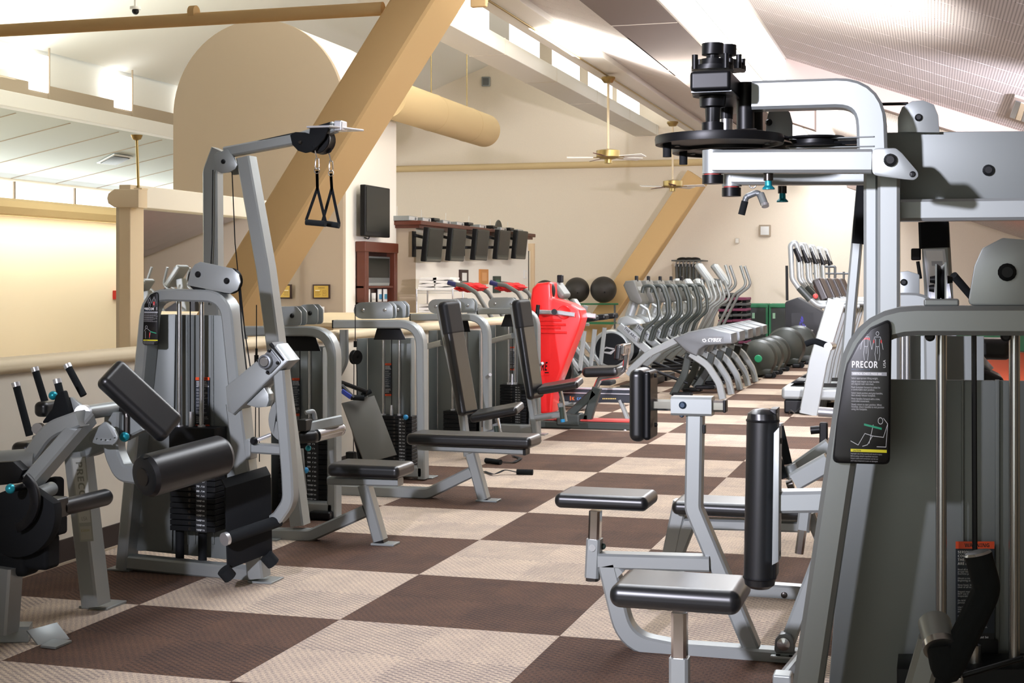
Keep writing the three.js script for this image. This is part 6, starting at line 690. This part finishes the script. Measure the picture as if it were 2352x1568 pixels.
  { const z = -34.98, q = (n, l, c, o, m, m2) => { const t = thing(n, l, c, PZ(...o[0], z)); plateZ(t, 'plate', o, z + 0.05, 0.05, m, { r: 0.02 }); const cu = (o[0][0] + o[1][0]) / 2, cv = (o[0][1] + o[2][1]) / 2, k = 0.72; plateZ(t, 'face', o.map(([u, v]) => [cu + (u - cu) * k, cv + (v - cv) * k]), z + 0.06, 0.01, m2); };
    q('wall_panel', 'square white panel on the far beige wall', 'panel', [[1743, 516], [1770, 516], [1770, 543], [1743, 543]], M.wallTan, M.white); q('thermostat', 'small pale thermostat on the far beige wall', 'thermostat', [[1688, 546], [1697, 546], [1697, 559], [1688, 559]], M.wallPale, M.wallWhite); q('wall_speaker', 'small square grey grille high on the far wall', 'speaker', [[1106, 176], [1125, 176], [1125, 198], [1106, 198]], M.frame, M.frameDark); q('outlet_plate', 'white outlet plate low on the far wall', 'outlet', [[1652, 636], [1660, 636], [1660, 650], [1652, 650]], M.white, M.wallWhite); }
  { const z = -26, t = thing('floor_mat', 'orange floor mat beyond the near weight towers', 'mat', V(0.6, 0, z)); part(t, 'mat', [boxx(-0.3, 2.6, 0.001, 0.015, -22, -31, 0.004)], M.orange); const g = thing('green_screen', 'low green divider behind the orange mat', 'divider', V(1, 0, -31.5)); part(g, 'panel', boxx(-0.5, 2.8, 0.02, 0.7, -31.5, -31.56), M.green); part(g, 'foot', [boxx(-0.5, -0.4, 0, 0.02, -31.3, -31.7)], M.black); }
}
// ---------------------------------------------------------------- ceiling fans, vents, small fittings
{
  const fan = (u, vm, vb, z, lab, R, rot, cu) => { const m = PZ(u, vm, z), b = PZ(cu || u, vb, z).setX(m.x), t = thing('ceiling_fan', lab, 'ceiling fan', V(m.x, b.y, m.z), 'ceiling fans on long rods');
    part(t, 'canopy', lathe([[0, 0], [0.11, 0], [0.115, -0.03], [0.07, -0.09], [0, -0.1]], V(m.x, m.y + 0.04, m.z)), M.brass); part(t, 'down_rod', cyl(V(m.x, m.y, m.z), V(m.x, b.y + 0.1, m.z), 0.02), M.ledge); part(t, 'motor', lathe([[0, 0.1], [0.1, 0.09], [0.19, 0.07], [0.19, -0.03], [0.12, -0.06], [0.06, -0.07], [0.06, -0.13], [0, -0.14]], V(m.x, b.y, m.z)), M.brass);
    for (let i = 0; i < 5; i++) { const a = rot + i * 2 * Math.PI / 5, d = V(Math.cos(a), 0, Math.sin(a)), s = V(-d.z, 0.22, d.x).normalize(), p0 = V(m.x, b.y - 0.04, m.z).addScaledVector(d, 0.24), p1 = V(m.x, b.y - 0.04, m.z).addScaledVector(d, R), w = 0.075; part(t, 'blade', slab([p0.clone().addScaledVector(s, w * 0.7), p1.clone().addScaledVector(s, w), p1.clone().addScaledVector(s, -w), p0.clone().addScaledVector(s, -w * 0.7)], d.clone().cross(s), 0.01), i % 2 ? M.wood : M.soffit); part(t, 'blade_arm', bar([V(m.x, b.y - 0.04, m.z).addScaledVector(d, 0.1), p0.clone().addScaledVector(d, 0.06)], 0.04, 0.012, AY), M.brass); } };
  const zf = PX(1397, 180, -4.96).z, zg = PX(1545, 282, -4.96).z; fan(1397, 183, 356, zf, 'brass ceiling fan on a long rod, nearer the air duct', 0.66, 0.35); fan(1545, 284, 424, zg, 'brass ceiling fan on a long rod, nearer the far wall', 0.66, 0.15);
  { const z = -14.7, t = thing('pendant_rod', 'thin brass rod with round ceiling cup standing above the mirror post', 'rod', PZ(317, 434, z)); const top = PX(313, 318, -15.1); void top; part(t, 'rod', cyl(PZ(318, 434, z), PZ(314, 318, z), 0.016), M.brass); part(t, 'cup', lathe([[0, 0.03], [0.07, 0.03], [0.05, -0.02], [0, -0.04]], PZ(314, 316, z)), M.brass); part(t, 'base', box(PZ(319, 434, z), 0.16, 0.02, 0.14, 0.004), M.wallBeige); }
  const R = (x) => 3.2 - 0.36 * x, n = V(0.34, 0.94, 0).normalize();
  const hit = (u, v) => { const r = ray(u, v); return go(u, v, (3.2 - EYE) / (r.y + 0.36 * r.x), r); };
  { const o = [[2310, 262], [2333, 214], [2420, 240], [2420, 300]].map(([u, v]) => hit(u, v).addScaledVector(n, -0.01)), t = thing('ceiling_vent', 'brown slatted vent set in the perforated sloping roof', 'vent', o[0].clone()); part(t, 'frame', slab(o, n, 0.02), M.rafter); for (let i = 0; i < 6; i++) { const k = 0.14 + i * 0.14, a = o[0].clone().lerp(o[3], k * 0.9 + 0.02).addScaledVector(n, -0.02), b = o[1].clone().lerp(o[2], k * 0.9 + 0.02).addScaledVector(n, -0.02); part(t, 'slat', bar([a.clone().lerp(b, 0.12), a.clone().lerp(b, 0.88)], 0.05, 0.012, n), i % 2 ? M.ledge : M.black); } }
  const hitL = (u, v) => { const r = ray(u, v), s = 0.78 / 3.95; return go(u, v, (4.4 + 15 * s - EYE) / (r.y - s * r.x), r).add(V(0, -0.02, 0)); };
  { const o = [[222, 371], [262, 350], [306, 357], [268, 376]].map(([u, v]) => hitL(u, v)), nn = V(-0.19, 0.98, 0).normalize(), t = thing('aisle_vent', 'dark slatted vent in the pale aisle ceiling', 'vent', o[0].clone()); part(t, 'frame', slab(o, nn, 0.02), M.white); const c = o.reduce((a, p) => a.add(p), V(0, 0, 0)).multiplyScalar(0.25); part(t, 'grille', slab(o.map((p) => p.clone().lerp(c, 0.2).add(V(0, -0.015, 0))), nn, 0.02), M.oliveDark); for (let i = 1; i < 6; i++) { const q = (p) => p.clone().lerp(c, 0.2).add(V(0, -0.03, 0)); part(t, 'slat', bar([q(o[0]).lerp(q(o[3]), i / 6), q(o[1]).lerp(q(o[2]), i / 6)], 0.03, 0.01, nn), M.olive); } }
  { const x = -13.96, t = thing('fire_alarm', 'small red fire alarm box at the end of the cream wall', 'fire alarm', PX(268, 687, x)); const a = PX(263, 667, x), b = PX(274, 687, x); part(t, 'box', boxx(x - 0.04, x + 0.05, b.y, a.y, a.z, b.z, 0.01), std(0xb5281f, 0.5)); part(t, 'strobe_lens', box(V(x + 0.06, (a.y + b.y) / 2 + 0.02, (a.z + b.z) / 2), 0.02, 0.06, 0.08, 0.005), M.white); }
  { const t = thing('exit_sign', 'small green exit sign beside the mirror post', 'sign', PZ(285, 522, -24)); const g = M.exit = std(0xffffff, 0.5, 0, { map: wordTex(128, 64, '#d9efe0', '#1f8a52', 'EXIT', 'bold 48px sans-serif', 8, 50) }); part(t, 'case', slab(pz([[277, 512], [293, 513], [293, 524], [277, 523]], -24), AZ, 0.06), M.white); part(t, 'face', label4(PZ, 277, 293, 513, 523, -23.995), g); struct('wall_aisle_end', [boxx(-14, -11.2, 0, 2.6, -26, -26.2)], M.olive); }
  { const t = thing('dome_camera', 'small black security camera on the white ceiling above the tie tube', 'camera', PZ(311, 25, -18)); part(t, 'housing', lathe([[0, 0], [0.08, 0], [0.08, 0.04], [0, 0.05]], PZ(311, 22, -18)), M.white); part(t, 'lens', ball(PZ(311, 26, -18), 0.05), M.black); part(t, 'stem', cyl(PZ(311, 20, -18), PZ(311, 20, -18).setY(PZ(311, 20, -18).y + 0.3), 0.02), M.white); }
}
// flash units on stands, outside the frame
for (const [p, to, l] of [[strobe, strobe.target, 'studio flash on a tall black stand near the guard wall'], [strobe2, strobe2.target, 'studio flash on a tall black stand near the right wall'], [strobe3, strobe3.target, 'studio flash on a low stand behind the near weight tower']]) {
  const c = p.position.clone(), d = to.position.clone().sub(c).normalize(), t = thing('studio_flash', l, 'studio light', V(c.x, 0, c.z)), bk = c.clone().addScaledVector(d, -0.06);
  part(t, 'head', [cyl(bk.clone().addScaledVector(d, -0.28), bk, 0.06), cyl(bk, bk.clone().addScaledVector(d, 0.02), 0.07)], M.black); part(t, 'front_glass', cyl(bk.clone().addScaledVector(d, 0.02), bk.clone().addScaledVector(d, 0.025), 0.05), std(0xffffff, 0.5, 0, { emissive: 0xffffff, emissiveIntensity: 2 }));
  part(t, 'stand', [cyl(V(c.x, 0, c.z).addScaledVector(V(d.x, 0, d.z), -0.2), bk.clone().addScaledVector(d, -0.2), 0.014)], M.black); for (let i = 0; i < 3; i++) { const q = V(c.x, 0, c.z).addScaledVector(V(d.x, 0, d.z), -0.2), a = i * 2.09; part(t, 'leg', cyl(q.clone().add(V(0, 0.35, 0)), q.clone().add(V(0.3 * Math.cos(a), 0.01, 0.3 * Math.sin(a))), 0.01), M.black); }
}

renderer.render(scene, camera);
